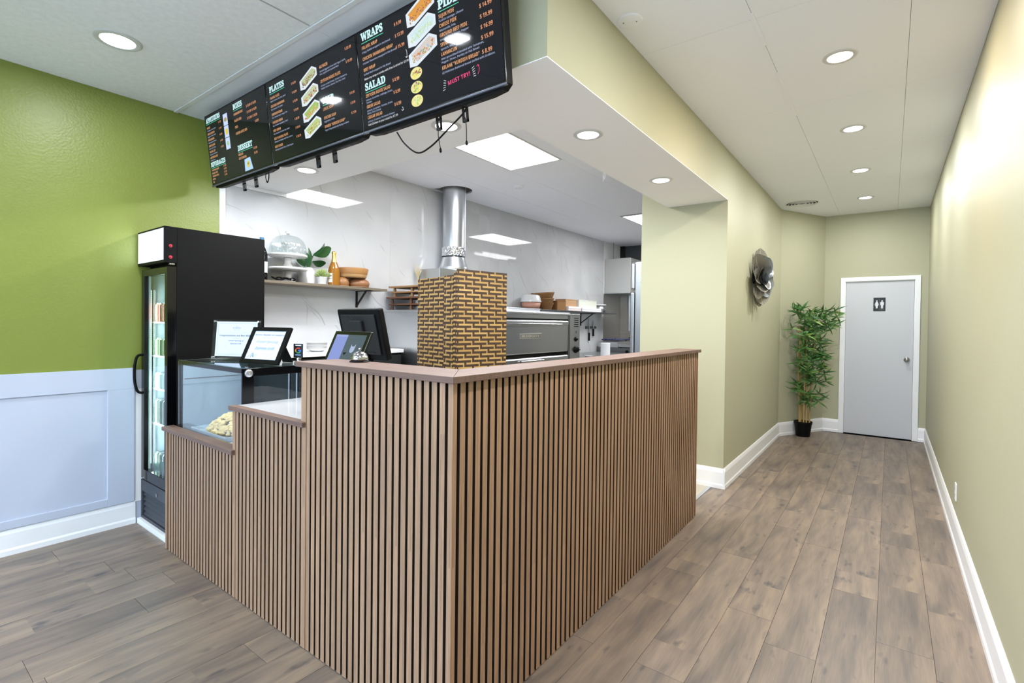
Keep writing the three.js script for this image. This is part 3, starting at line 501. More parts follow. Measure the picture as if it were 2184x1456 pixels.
// ------------------------------------------------------------------ upright glass-door cooler
{
  const t = thing('beverage_cooler', 'tall narrow black glass-door cooler with lit header against the green wall', 'refrigerator', [-4.03, 0, -1.6]);
  const x0 = -4.276, x1 = -3.79, zf = -1.327, zb = -1.912;
  const cab = W(t, 'cabinet', M.black, [x1 - 0.04, x1], [0.045, 2.063], [zb, zf], 0.003);
  const cab2 = (x, y, z, m = M.black, n = 'panel') => W(cab, n, m, x, y, z, 0.002);
  cab2([x0, x0 + 0.03], [0.045, 2.063], [zb, zf]); cab2([x0 + 0.03, x1 - 0.04], [0.045, 2.063], [zb, zb + 0.04]);
  cab2([x0 + 0.03, x1 - 0.04], [1.80, 2.063], [zb + 0.04, zf]); cab2([x0 + 0.03, x1 - 0.04], [0.045, 0.33], [zb + 0.04, zf]);
  const lin = phys('#dfe9ee', { roughness: 0.5 });
  cab2([x0 + 0.03, x0 + 0.034], [0.33, 1.80], [zb + 0.04, zf], lin, 'liner'); cab2([x1 - 0.044, x1 - 0.04], [0.33, 1.80], [zb + 0.04, zf], lin, 'liner'); cab2([x0 + 0.034, x1 - 0.044], [0.33, 1.80], [zb + 0.04, zb + 0.045], lin, 'liner');
  const sg = W(t, 'header', M.black, [x0, -3.788], [1.824, 2.063], [zf + 0.0005, -1.252], 0.003);
  W(sg, 'lit_panel', std('#83868f', { emissive: new THREE.Color(0.80, 0.86, 1.0), emissiveIntensity: 0.72, roughness: 0.3 }), [x0 + 0.012, -3.798], [1.842, 2.050], [-1.2525, -1.2502]);
  const hl = new THREE.RectAreaLight(new THREE.Color(0.82, 0.9, 1), 2.2, 0.44, 0.2); hl.position.set(-4.03 + 4.03, 1.946, -1.247 + 1.6); hl.rotation.y = Math.PI; hl.name = 'lamp'; t.add(hl);
  for (const y of [1.936, 1.862]) mesh(t, 'switch', merge(cyl(0.011, 0.011, 0.004, 16), cyl(0.006, 0.005, 0.010, 12).translate(0, 0.005, 0)), phys('#b3243c', { roughness: 0.35 }), [-3.7885 + 4.03, y, -1.289 + 1.6], [0, 0, -Math.PI / 2]);
  W(t, 'hinge', M.chrome, [-3.812, -3.789], [1.812, 1.8235], [-1.315, -1.285], 0.002);
  const fw = -3.791 - x0 - 0.012, dx = x0 + 0.012 + 4.03;
  const frame = extr([[0, 0.318], [fw, 0.318], [fw, 1.80], [0, 1.80]], 0.05, 0.003, [[[0.052, 0.388], [fw - 0.044, 0.388], [fw - 0.044, 1.752], [0.052, 1.752]]]);
  const door = mesh(t, 'door', frame, M.blackGloss, [dx, 0, -1.324 + 1.6]);
  mesh(door, 'glass', boxGeo(fw - 0.09, 1.37, 0.006), M.glassGreen, [fw / 2 + 0.004, 1.07, 0.036]);
  mesh(door, 'handle', tube([[0.014, 1.20, 0.050], [0.010, 1.19, 0.078], [0.002, 1.13, 0.092], [-0.002, 1.07, 0.094], [0.002, 0.99, 0.090], [0.010, 0.935, 0.074], [0.014, 0.925, 0.050]], 0.009, 40, 10), M.black);
  mesh(door, 'gasket', boxGeo(0.008, 1.364, 0.010), M.trim, [0.058, 1.07, 0.02]);
  mesh(door, 'screw', new THREE.SphereGeometry(0.005, 12, 8), M.chrome, [0.05, 0.328, 0.052]);
  W(t, 'light_strip', M.trim, [-4.222, -4.208], [0.42, 1.66], [-1.316, -1.304]);
  const leds = []; for (let k = 0; k < 84; k++) leds.push(new THREE.BoxGeometry(0.010, 0.008, 0.012).translate(-4.210 + 4.03, 0.43 + k * 0.0147, -1.308 + 1.6)); mesh(t, 'light_dots', mergeGeometries(leds), glow([0.85, 0.95, 1.0], 2.2)).userData = { kind: 'stuff' };
  const cl = new THREE.RectAreaLight(new THREE.Color(0.82, 0.95, 1.0), 36, 0.03, 1.24); cl.position.set(-4.198 + 4.03, 1.04, -1.318 + 1.6); cl.rotation.y = -0.75; cl.name = 'lamp'; t.add(cl);
  const gw = x1 - x0 - 0.006, gr = mesh(t, 'grille', extr([[0, 0.036], [gw, 0.036], [gw, 0.308], [0, 0.308]], 0.040, 0.003, [[[0.022, 0.052], [gw - 0.022, 0.052], [gw - 0.022, 0.226], [0.022, 0.226]]]), M.greyPlastic, [x0 + 0.004 + 4.03, 0, -1.315 + 1.6]);
  mesh(gr, 'grille_back', boxGeo(gw - 0.02, 0.19, 0.004), M.darkgap, [gw / 2, 0.139, 0.002]);
  for (let k = 0; k < 5; k++) mesh(gr, 'louvre', boxGeo(gw - 0.046, 0.030, 0.006, 0.002), M.greyPlastic, [gw / 2, 0.068 + k * 0.035, 0.024], [-0.6, 0, 0]);
  const badge = canvasTex(128, 64, (c, w, h) => { c.fillStyle = '#23272c'; c.fillRect(0, 0, w, h); c.strokeStyle = '#c8ccd2'; c.lineWidth = 5; c.beginPath(); c.ellipse(64, 32, 56, 26, 0, 0, 7); c.stroke(); c.beginPath(); c.ellipse(64, 32, 42, 17, 0, 0, 7); c.stroke(); c.fillStyle = '#c8ccd2'; c.fillRect(34, 28, 60, 8); });
  mesh(gr, 'badge', new THREE.CircleGeometry(0.03, 32).scale(1.35, 0.85, 1), std('#ffffff', { map: badge, roughness: 0.4 }), [0.058, 0.268, 0.0405]);
  mesh(gr, 'lock', cyl(0.012, 0.012, 0.012, 16), M.chrome, [0.31, 0.255, 0.042], [Math.PI / 2, 0, 0]);
  for (const y of [1.435, 1.195, 0.96, 0.71]) W(t, 'shelf', M.trim, [x0 + 0.04, x1 - 0.05], [y - 0.012, y], [zb + 0.06, -1.332], 0.003);
  for (const [x, z] of [[x0 + 0.04, zf - 0.04], [x1 - 0.04, zf - 0.04], [x0 + 0.04, zb + 0.04], [x1 - 0.04, zb + 0.04]]) W(t, 'foot', M.black, [x - 0.02, x + 0.02], [0, 0.045], [z - 0.02, z + 0.02]);
  const ord = ['leftmost', 'second from left', 'second from right', 'rightmost'];
  const can = (name, y, x, z, col, label, group, h = 0.13, r = 0.032) => {
    const o = thing(name, label, name === 'drink_can' ? 'can' : 'jar', [x, y + 0.0005, z], 0, group);
    mesh(o, 'body', lathe([[0, 0], [r * 0.85, 0], [r, 0.008], [r, h - 0.014], [r * 0.82, h - 0.002], [0, h - 0.002]], 24), col);
    mesh(o, 'lid', cyl(r * 0.8, r * 0.8, 0.004, 20), M.chrome, [0, h, 0]);
  };
  const red = phys('#b5482e', { roughness: 0.3, metalness: 0.2 }), green = phys('#55733f', { roughness: 0.2 }), pale = phys('#b9c9c4', { roughness: 0.3 }), dgreen = phys('#3f5d44', { roughness: 0.3 });
  for (let i = 0; i < 4; i++) can('drink_can', 1.435, -4.198 + i * 0.072, -1.368, red, `red drink can on the top shelf of the glass-door cooler, ${ord[i]}`, 'red cans in the cooler');
  for (let i = 0; i < 4; i++) can('pickle_jar', 1.195, -4.198 + i * 0.072, -1.368, green, `green jar on the second shelf of the glass-door cooler, ${ord[i]}`, 'green jars in the cooler', 0.12);
  for (let i = 0; i < 4; i++) can('yogurt_drink', 0.96, -4.198 + i * 0.072, -1.368, pale, `pale drink tub on the third shelf of the glass-door cooler, ${ord[i]}`, 'pale tubs in the cooler', 0.11);
  for (let i = 0; i < 4; i++) can('soda_bottle', 0.71, -4.198 + i * 0.072, -1.368, dgreen, `dark green bottle on the fourth shelf of the glass-door cooler, ${ord[i]}`, 'green bottles in the cooler', 0.17);
  for (let i = 0; i < 4; i++) can('soda_bottle', 0.3305, -4.198 + i * 0.072, -1.368, dgreen, `dark green bottle on the bottom of the glass-door cooler, ${ord[i]}`, 'green bottles at the cooler bottom', 0.17);
}
// ------------------------------------------------------------------ glass display case
{
  const x0 = -3.61, x1 = -2.745, z0 = -1.70, z1 = -1.268, yb = 0.735, yt = 1.197;
  const t = thing('display_case', 'black framed glass pastry display case on the low counter ledge', 'display case', [(x0 + x1) / 2, 0, (z0 + z1) / 2]);
  W(t, 'base_cabinet', M.steelDark, [x0, x1], [0.01, yb - 0.001], [z0, z1 - 0.006], 0.003);
  W(t, 'deck', M.white, [x0 + 0.012, x1 - 0.01], [yb, yb + 0.012], [z0 + 0.02, z1 - 0.012]);
  const end = W(t, 'end_panel', M.blackGloss, [x0, x0 + 0.055], [yb, yt + 0.004], [z0, z1], 0.010);
  W(end, 'edge_strip', M.chrome, [x0 + 0.022, x0 + 0.026], [yb + 0.01, yt - 0.006], [z1 - 0.0005, z1 + 0.0012]);
  W(end, 'inner_lining', phys('#8ea3b4', { roughness: 0.3 }), [x0 + 0.0552, x0 + 0.057], [yb + 0.013, yt - 0.02], [z0 + 0.02, z1 - 0.012]);
  W(end, 'shelf_groove', M.greyPlastic, [x0 + 0.057, x0 + 0.060], [1.075, 1.081], [z0 + 0.03, z1 - 0.02]);
  W(t, 'front_rail', M.blackGloss, [x0 + 0.055, x1], [yt - 0.030, yt - 0.004], [z1 - 0.010, z1], 0.001);
  W(t, 'sill', M.blackGloss, [x0 + 0.055, x1], [yb - 0.0, yb + 0.028], [z1 - 0.012, z1 + 0.004], 0.002);
  W(t, 'sill_track', M.chrome, [x0 + 0.055, x1], [yb + 0.028, yb + 0.034], [z1 - 0.02, z1 - 0.002], 0.001);
  W(t, 'corner_post', M.blackGloss, [x1 - 0.010, x1], [yb, yt - 0.004], [z1 - 0.062, z1], 0.001);
  W(t, 'side_rail', M.blackGloss, [x1 - 0.010, x1], [yt - 0.048, yt - 0.004], [z0, z1 - 0.062], 0.001);
  W(t, 'rear_post', M.blackGloss, [x1 - 0.02, x1], [yb, yt - 0.004], [z0, z0 + 0.025], 0.001);
  W(t, 'rear_rail', M.blackGloss, [x0 + 0.055, x1 - 0.02], [yt - 0.04, yt - 0.004], [z0, z0 + 0.025], 0.001);
  W(t, 'front_glass', M.glass, [x0 + 0.06, x1 - 0.010], [yb + 0.03, yt - 0.030], [z1 - 0.008, z1 - 0.003]);
  W(t, 'side_glass', M.glass, [x1 - 0.008, x1 - 0.003], [yb + 0.02, yt - 0.048], [z0 + 0.025, z1 - 0.062]);
  W(t, 'top_glass', M.glassGreen, [x0 + 0.055, x1], [yt - 0.004, yt + 0.002], [z0, z1]);
  W(t, 'sliding_door', M.blackGloss, [x0 + 0.06, -3.16], [yb + 0.02, yt - 0.042], [z0 + 0.004, z0 + 0.010]);
  W(t, 'sliding_door', M.blackGloss, [-3.18, x1 - 0.02], [yb + 0.02, yt - 0.042], [z0 + 0.012, z0 + 0.018]);
  for (const x of [-3.02, -2.93]) W(t, 'door_stile', M.galv, [x, x + 0.014], [yb + 0.02, yt - 0.05], [z0 + 0.019, z0 + 0.025], 0.002);
  const knob = mesh(t, 'hinge_knob', lathe([[0, 0], [0.021, 0], [0.021, 0.008], [0.018, 0.012], [0.005, 0.013], [0, 0.011]], 32), M.galv); knob.rotation.z = -Math.PI / 2; 
  t.updateWorldMatrix(true, false); knob.position.copy(t.worldToLocal(new THREE.Vector3(x1, yt - 0.030, z1 - 0.032)));
  const lp = new THREE.RectAreaLight(new THREE.Color(0.8, 0.9, 1.0), 4, 0.7, 0.02); lp.position.set(0, yt - 0.036, z1 - 0.03 - (z0 + z1) / 2); lp.rotation.x = -Math.PI / 2; lp.name = 'lamp'; t.add(lp);
  W(t, 'light_strip', glow([0.85, 0.93, 1.0], 1.5), [x0 + 0.09, x1 - 0.09], [yt - 0.034, yt - 0.031], [z1 - 0.042, z1 - 0.020]);
  // a tray of pastry inside
  const tr = thing('pastry_tray', 'pale plastic tray inside the glass display case', 'tray', [-3.27, yb + 0.0125, -1.46]);
  const trayO = extr([[-0.24, -0.15], [0.24, -0.15], [0.24, 0.15], [-0.24, 0.15]], 0.006, 0.002); trayO.rotateX(-Math.PI / 2); mesh(tr, 'base', trayO, phys('#b8cbdc', { roughness: 0.3 }));
  mesh(tr, 'rim', merge(boxGeo(0.48, 0.026, 0.006).translate(0, 0.016, 0.148), boxGeo(0.48, 0.026, 0.006).translate(0, 0.016, -0.148), boxGeo(0.006, 0.026, 0.29).translate(0.238, 0.016, 0), boxGeo(0.006, 0.026, 0.29).translate(-0.238, 0.016, 0)), phys('#b8cbdc', { roughness: 0.25 }));
  const heap = []; for (let i = 0; i < 420; i++) { const a = rr(0, 6.283), r = Math.sqrt(rnd()), x = 0.20 * r * Math.cos(a), z = 0.12 * r * Math.sin(a), y = 0.015 + 0.10 * (1 - r * r) * rr(0.72, 1.0); const g = new THREE.IcosahedronGeometry(rr(0.010, 0.018), 0); g.scale(1.3, 0.8, 1); g.rotateY(rr(0, 3)); g.translate(x, y, z); heap.push(g); }
  const hp = mesh(scene, 'pastry_heap', mergeGeometries(heap), phys('#d8bf83', { roughness: 0.6 }), [-3.27, yb + 0.019, -1.46]); hp.userData = { label: 'heap of pale golden pastry pieces in the glass display case', category: 'pastry', kind: 'stuff' };
}
// ------------------------------------------------------------------ things on the display case and the bar
{
  const certTex = canvasTex(1024, 800, (c, w, h) => {
    c.fillStyle = '#c9cee0'; c.fillRect(0, 0, w, h); c.strokeStyle = '#6d7488'; c.lineWidth = 4; c.strokeRect(44, 44, w - 88, h - 88); c.lineWidth = 2; c.strokeRect(54, 54, w - 108, h - 108);
    c.textAlign = 'center'; c.fillStyle = '#3a3f4c'; c.font = '22px serif'; c.fillText('- The -', 512, 112); c.font = '50px serif'; c.fillText('AURORA', 512, 160); c.font = '18px serif'; c.fillText('TOWN OF AURORA', 512, 196);
    c.font = '19px sans-serif'; c.fillStyle = '#8a8fa0'; c.fillText('On behalf of the Mayor and Members of Council I am pleased to extend', 512, 262);
    c.fillStyle = '#20242e'; c.font = 'bold 54px sans-serif'; c.fillText('Congratulations and Best Wishes', 512, 340); c.font = '18px sans-serif'; c.fillText('on the occasion of the', 512, 392);
    c.font = 'bold 42px serif'; c.fillText('Grand Opening of', 512, 452); c.fillText('Zaytoon Grill', 512, 522);
    c.strokeStyle = '#9aa2b6'; c.lineWidth = 3; c.beginPath(); c.moveTo(150, 650); c.quadraticCurveTo(240, 560, 270, 540); c.quadraticCurveTo(230, 630, 330, 600); c.stroke(); c.fillStyle = '#a3a9b8'; c.font = '17px sans-serif'; c.fillText('Mayor', 470, 610); c.fillText('Town of Aurora', 480, 640);
    c.fillStyle = '#e3d77a'; c.beginPath(); c.arc(850, 620, 62, 0, 7); c.fill(); c.fillStyle = '#8a8fa0'; c.fillText('100 John West Way  Aurora, Ontario', 480, 728);
  });
  const a = thing('certificate', 'clear acrylic framed certificate of congratulations on the display case', 'certificate', [-3.325, 1.1995, -1.487], 0.47);
  const af = new THREE.Group(); af.name = 'leaning_frame'; af.rotation.x = -0.10; a.add(af);
  B(af, 'acrylic_sheet', M.acrylic, [-0.168, 0.168], [0.0, 0.256], [0.0, 0.006], 0.002); B(af, 'acrylic_sheet', M.acrylic, [-0.168, 0.168], [0.0, 0.256], [-0.009, -0.003], 0.002);
  mesh(af, 'paper', new THREE.PlaneGeometry(0.290, 0.222), std('#ffffff', { map: certTex, roughness: 0.7 }), [0, 0.133, -0.0005]);
  B(af, 'paper_back', M.paper, [-0.145, 0.145], [0.022, 0.244], [-0.0028, -0.001]);
  for (const [x, y] of [[-0.156, 0.244], [0.156, 0.244], [-0.156, 0.014], [0.156, 0.014]]) mesh(af, 'magnet', cyl(0.006, 0.006, 0.020, 16), M.chrome, [x, y, -0.001], [Math.PI / 2, 0, 0]);
  const cert2 = canvasTex(1024, 840, (c, w, h) => {
    c.fillStyle = '#c9cee0'; c.fillRect(0, 0, w, h); c.textAlign = 'center'; c.fillStyle = '#14181f'; c.font = 'bold italic 62px serif'; c.fillText('Aurora Chamber of Commerce', 512, 140); c.font = '30px serif'; c.fillStyle = '#6a7080'; c.fillText('is pleased to celebrate the', 512, 218);
    c.fillStyle = '#3a4256'; c.font = 'italic 96px serif'; c.fillText('Grand Opening', 512, 352); c.font = '30px serif'; c.fillText('of', 512, 430); c.fillStyle = '#1f5590'; c.font = 'bold italic 92px serif'; c.fillText('Zaytoon Grill', 512, 540); c.fillRect(180, 556, 660, 5);
    c.fillStyle = '#1f5c86'; c.font = 'bold 160px serif'; c.fillText('A', 210, 776); c.fillStyle = '#79b7cc'; c.font = 'bold 120px serif'; c.fillText('C', 318, 770); c.strokeStyle = '#1f3c5c'; c.lineWidth = 10; c.beginPath(); c.moveTo(60, 790); c.quadraticCurveTo(160, 730, 196, 620); c.stroke();
    c.fillStyle = '#8a90a0'; c.font = '24px sans-serif'; c.fillText('President and Chair of the Board', 690, 670); c.fillText('Aurora, Ontario', 690, 720); c.fillText('2023', 690, 770);
  });
  const b = thing('certificate', 'black framed grand opening certificate leaning back on the display case', 'certificate', [-2.945, 1.1995, -1.445], 0.185);
  const bf = new THREE.Group(); bf.name = 'leaning_frame'; bf.rotation.x = -0.43; b.add(bf);
  const o = [[-0.165, 0], [0.165, 0], [0.165, 0.232], [-0.165, 0.232]], i = [[-0.136, 0.026], [0.136, 0.026], [0.136, 0.208], [-0.136, 0.208]];
  mesh(bf, 'frame', extr(o, 0.014, 0.003, [i]), M.black, [0, 0.002, -0.016]);
  mesh(bf, 'print', new THREE.PlaneGeometry(0.274, 0.184), std('#ffffff', { map: cert2, roughness: 0.6 }), [0, 0.119, -0.006]);
  B(bf, 'backboard', M.black, [-0.150, 0.150], [0.012, 0.224], [-0.020, -0.0165]);
  const easel = extr([[-0.025, 0.145], [0.025, 0.145], [0.045, 0.0], [-0.045, 0.0]], 0.004, 0.001); mesh(b, 'easel_leg', easel, M.black, [0.06, 0.002, -0.165], [0.42, 0, 0]);
  const g = thing('review_card_stand', 'small black card with a coloured ring letter on a silver clip', 'card stand', [-2.775, 1.1995, -1.60], 0.3);
  const cardTex = canvasTex(128, 192, (c, w, h) => { c.fillStyle = '#17181c'; c.fillRect(0, 0, w, h); c.fillStyle = '#e6e8ec'; c.fillRect(24, 14, 84, 12); c.lineWidth = 15; const arc = (col, s, e) => { c.strokeStyle = col; c.beginPath(); c.arc(64, 92, 34, s, e); c.stroke(); }; arc('#d9432f', 3.5, 5.5); arc('#e8b32c', 2.6, 3.5); arc('#3c9a52', 0.8, 2.6); arc('#3b6fd0', -0.1, 0.8); c.fillStyle = '#3b6fd0'; c.fillRect(64, 85, 42, 14); c.fillStyle = '#8fb7e8'; c.fillRect(26, 150, 76, 10); });
  B(g, 'card', M.black, [-0.034, 0.034], [0.036, 0.118], [-0.003, 0], 0.001); mesh(g, 'print', new THREE.PlaneGeometry(0.066, 0.08), std('#ffffff', { map: cardTex, roughness: 0.4 }), [0, 0.077, 0.0006]);
  mesh(g, 'base', lathe([[0, 0], [0.024, 0], [0.024, 0.008], [0.016, 0.016], [0.012, 0.024], [0.016, 0.032], [0.010, 0.040], [0, 0.042]], 24), M.chrome, [0, 0, -0.004]);
  const be = thing('call_bell', 'silver domed call bell with black base on the bar top', 'bell', [-1.872, 1.271, -1.368]);
  mesh(be, 'base', lathe([[0, 0], [0.041, 0], [0.043, 0.004], [0.040, 0.009], [0, 0.010]], 40), M.black);
  const dome = mesh(be, 'dome', lathe([[0.036, 0.010], [0.0385, 0.014], [0.0375, 0.024], [0.031, 0.037], [0.018, 0.046], [0.006, 0.049], [0, 0.049]], 40), M.chrome); mesh(dome, 'plunger', lathe([[0, 0.048], [0.004, 0.048], [0.004, 0.056], [0.006, 0.058], [0.005, 0.063], [0, 0.064]], 16), M.chrome);
  const ta = thing('customer_tablet', 'black tilted payment tablet with blue and grey screen behind the bar', 'tablet', [-2.125, 0.901, -1.475]);
  const tf = new THREE.Group(); tf.name = 'display'; tf.position.set(0, 0.335, 0.038); tf.rotation.x = -0.44; tf.rotation.y = 0; ta.add(tf);
  B(tf, 'body', M.blackGloss, [-0.148, 0.148], [0, 0.186], [-0.012, 0], 0.0055);
  const tabTex = canvasTex(512, 320, (c, w, h) => { c.fillStyle = '#566674'; c.fillRect(0, 0, w, h); c.fillStyle = '#93a4ea'; c.fillRect(0, 0, 205, h); c.fillStyle = '#a9b6f0'; c.fillRect(0, 0, 205, 24); c.fillStyle = '#b8c6ea'; c.beginPath(); c.moveTo(320, 112); c.lineTo(336, 138); c.lineTo(374, 138); c.lineTo(396, 108); c.lineTo(392, 180); c.quadraticCurveTo(386, 214, 354, 216); c.quadraticCurveTo(322, 214, 319, 180); c.closePath(); c.fill(); });
  mesh(tf, 'screen', new THREE.PlaneGeometry(0.244, 0.140), phys('#060607', { roughness: 0.12, emissive: new THREE.Color(1, 1, 1), emissiveMap: tabTex, emissiveIntensity: 0.62 }), [0, 0.095, 0.0006]);
  mesh(ta, 'stand', merge(cyl(0.07, 0.07, 0.012, 32).translate(0, 0.006, 0), bar([0, 0.01, 0], [0, 0.40, 0.0], 0.018, 16)), M.black, [0, 0, -0.004]);
  const po = thing('cash_register_monitor', 'back of a black touch screen till leaning towards the bar', 'monitor', [-2.40, 0.901, -1.84]);
  const pf = new THREE.Group(); pf.name = 'head'; pf.position.set(0, 0.338, 0.022); pf.rotation.x = 0.235; po.add(pf);
  B(pf, 'housing', M.black, [-0.190, 0.190], [0, 0.295], [-0.020, 0.020], 0.010);
  B(pf, 'rear_cover', M.blackMatte, [-0.155, 0.155], [0.035, 0.265], [0.0195, 0.030], 0.008);
  B(pf, 'hinge_block', M.blackMatte, [-0.055, 0.055], [0.085, 0.235], [0.029, 0.052], 0.008);
  for (let k = 0; k < 11; k++) B(pf, 'vent_slot', M.blackGloss, [-0.085 + k * 0.016, -0.075 + k * 0.016], [0.252, 0.256], [0.030, 0.0312]);
  B(pf, 'cable_cover', M.blackGloss, [0.035, 0.110], [0.045, 0.052], [0.030, 0.034], 0.001);
  B(pf, 'screen', M.blackGloss, [-0.178, 0.178], [0.012, 0.283], [-0.0215, -0.0198]);
  mesh(po, 'foot', merge(boxGeo(0.26, 0.024, 0.24, 0.01).translate(0, 0.012, -0.02), boxGeo(0.09, 0.42, 0.05, 0.01).translate(0, 0.22, 0.022 + 0.02)), M.black);
  const ca = thing('receipt_paper', 'small pile of white paper slips behind the bell', 'paper', [-1.80, 1.2335, -1.475]);
  B(ca, 'sheet', M.paper, [-0.06, 0.09], [0, 0.024], [-0.04, 0.045], 0.004); 
  const wc = thing('work_counter', 'low steel work counter behind the bar', 'counter', [-2.0, 0, -1.8]);
  W(wc, 'worktop', M.steel, [-2.70, -1.32], [0.875, 0.90], [-2.15, -1.42], 0.004); W(wc, 'cabinet', M.steelDark, [-2.66, -1.34], [0.05, 0.875], [-2.10, -1.43], 0.003);
  const rs = W(wc, 'riser', M.steelDark, [-1.90, -1.69], [0.90, 1.233], [-1.53, -1.43], 0.004);
}
// ------------------------------------------------------------------ wall shelf and what stands on it
{
  const YSH = 1.782;
  const t = thing('wall_shelf', 'dark wooden wall shelf on black angle brackets beside the cooler', 'shelf', [-4.158, YSH, -2.6]);
  W(t, 'board', M.shelfWood, [XL + 0.001, -4.03], [1.760, YSH], [-3.27, -1.95], 0.002);
  for (const z of [-3.09, -2.02]) mesh(t, 'bracket', merge(boxGeo(0.006, 0.165, 0.024).translate(XL + 0.004 + 4.158, -0.105, z + 2.6), boxGeo(0.235, 0.006, 0.024).translate(-4.165 + 4.158, -0.0255, z + 2.6), boxGeo(0.008, 0.20, 0.020).rotateZ(-0.80).translate(-4.205 + 4.158, -0.098, z + 2.6)), M.blackMatte);
  const stand = (y, label) => {
    const c = thing('cake_stand', label, 'cake stand', [-4.122, y, -2.279], 0, 'white cake stands on the wall shelf');
    mesh(c, 'foot', lathe([[0, 0], [0.062, 0], [0.062, 0.006], [0.040, 0.020], [0.027, 0.045], [0.026, 0.085], [0.036, 0.100], [0, 0.100]], 40), M.ceramic);
    mesh(c, 'plate', lathe([[0, 0.098], [0.10, 0.099], [0.148, 0.101], [0.156, 0.106], [0.157, 0.118], [0.151, 0.121], [0.147, 0.113], [0, 0.112]], 56), M.ceramic);
  };
  stand(YSH + 0.0005, 'lower white cake stand, standing on the wall shelf'); stand(YSH + 0.1135, 'upper white cake stand, stacked on the other under a glass dome');
  const d = thing('cake_dome', 'clear glass cake dome with knob on the upper cake stand', 'cake dome', [-4.122, YSH + 0.2265, -2.279]);
  const shell = [[0.144, 0], [0.145, 0.05], [0.140, 0.09], [0.122, 0.128], [0.092, 0.155], [0.050, 0.170], [0.0, 0.174]];
  const bg = lathe(shell, 112), bp = bg.attributes.position;
  for (let i = 0; i < bp.count; i++) { const x = bp.getX(i), z = bp.getZ(i), y = bp.getY(i), r = Math.hypot(x, z), a = Math.atan2(z, x); if (y < 0.135 && r > 0.1) { const k = 1 + 0.012 * Math.sign(Math.cos(a * 28)) * (y < 0.10 ? 1 : 0.4); bp.setX(i, x * k); bp.setZ(i, z * k); } } bg.computeVertexNormals();
  mesh(d, 'bell', bg, phys('#eef2f2', { transmission: 1, thickness: 0, roughness: 0.03, ior: 1.7 }));
  mesh(d, 'knob', lathe([[0, 0.174], [0.012, 0.175], [0.010, 0.184], [0.022, 0.194], [0.022, 0.206], [0.012, 0.213], [0, 0.214]], 32), phys('#ffffff', { transmission: 1, thickness: 0.02, roughness: 0.03, ior: 1.5 }));
  for (let k = 0; k < 3; k++) mesh(d, 'cut_band', new THREE.TorusGeometry(0.1445 - k * 0.0012, 0.0022, 6, 56), M.glass, [0, 0.012 + k * 0.028, 0], [Math.PI / 2, 0, 0]);
  const v = thing('vase_plant', 'pale grey vase with large glossy dark green leaves on the wall shelf', 'plant', [-4.20, YSH + 0.0005, -2.502]);
  mesh(v, 'vase', lathe([[0, 0], [0.060, 0], [0.070, 0.01], [0.074, 0.06], [0.068, 0.11], [0.048, 0.145], [0.040, 0.150], [0.036, 0.140], [0, 0.13]], 40), phys('#d5d4d6', { roughness: 0.5 }));
  const bigLeaf = (len, w, fold) => { const n = 8, P = [], I = []; for (let i = 0; i <= n; i++) { const q = i / n, ww = w * Math.pow(Math.sin(Math.PI * Math.min(1, q * 0.92 + 0.06)), 0.8) * (0.55 + 0.6 * q), y = len * q, z = -0.25 * len * q * q; P.push(-ww, y, z + fold * ww, 0, y, z, ww, y, z + fold * ww * 0.8); } for (let i = 0; i < n; i++) for (const k of [0, 1]) { const a = i * 3 + k; I.push(a, a + 1, a + 3, a + 1, a + 4, a + 3); } const g = new THREE.BufferGeometry(); g.setAttribute('position', new THREE.Float32BufferAttribute(P, 3)); g.setIndex(I); g.computeVertexNormals(); uvBox(g); return g; };
  const gloss = phys('#2f5a33', { roughness: 0.28, side: THREE.DoubleSide });
  for (const [x, y, z, dx, dy, dz, len, w, tw] of [[0, 0.16, 0, 0.15, 1, -0.25, 0.168, 0.050, 0.6], [0.01, 0.25, -0.03, 0.25, 0.62, -0.85, 0.174, 0.060, 1.3], [0.02, 0.27, -0.05, 0.3, 0.35, -1, 0.185, 0.062, 0.2], [0.02, 0.21, -0.04, 0.4, -0.28, -1, 0.118, 0.055, 0.5], [0, 0.16, 0.02, 0.3, 0.75, 0.75, 0.13, 0.040, -0.4], [0, 0.15, -0.01, 0.2, 1, 0.3, 0.13, 0.036, -0.8]]) {
    mesh(v, 'stem', bar([0, 0.11, 0], [x, y, z], 0.004), M.leaf2);
    const lf = mesh(v, 'leaf', bigLeaf(len, w, 0.30), gloss, [x, y, z]); lf.quaternion.setFromUnitVectors(new THREE.Vector3(0, 1, 0), new THREE.Vector3(dx, dy, dz).normalize()); lf.rotateY(Math.PI / 2 + tw);
  }
  const p = thing('small_potted_plant', 'small white pot of feathery pale green foliage on the wall shelf', 'plant', [-4.125, YSH + 0.0005, -2.602]);
  mesh(p, 'pot', lathe([[0, 0], [0.034, 0], [0.046, 0.062], [0.049, 0.064], [0.048, 0.070], [0.042, 0.066], [0, 0.060]], 32), M.ceramic); mesh(p, 'saucer', lathe([[0, 0], [0.044, 0], [0.054, 0.006], [0.050, 0.008], [0, 0.004]], 32), M.ceramic);
  const tuft = []; for (let i = 0; i < 260; i++) { const a = rr(0, 6.283), e = rr(0.15, 1.4), r = rr(0.035, 0.082), dir = new THREE.Vector3(Math.cos(a) * Math.cos(e), Math.sin(e), Math.sin(a) * Math.cos(e)); const g = new THREE.ConeGeometry(0.0042, 0.028, 4); g.applyQuaternion(new THREE.Quaternion().setFromUnitVectors(new THREE.Vector3(0, 1, 0), dir)); g.translate(dir.x * r, 0.062 + dir.y * r, dir.z * r); tuft.push(g); }
  const tf = mesh(p, 'foliage', mergeGeometries(tuft), phys('#9db06e', { roughness: 0.6 })); tf.userData = { kind: 'stuff' };
  const b = thing('sparkling_bottle', 'gold foil topped bottle of amber drink with white label', 'bottle', [-4.11, YSH + 0.0005, -2.716]);
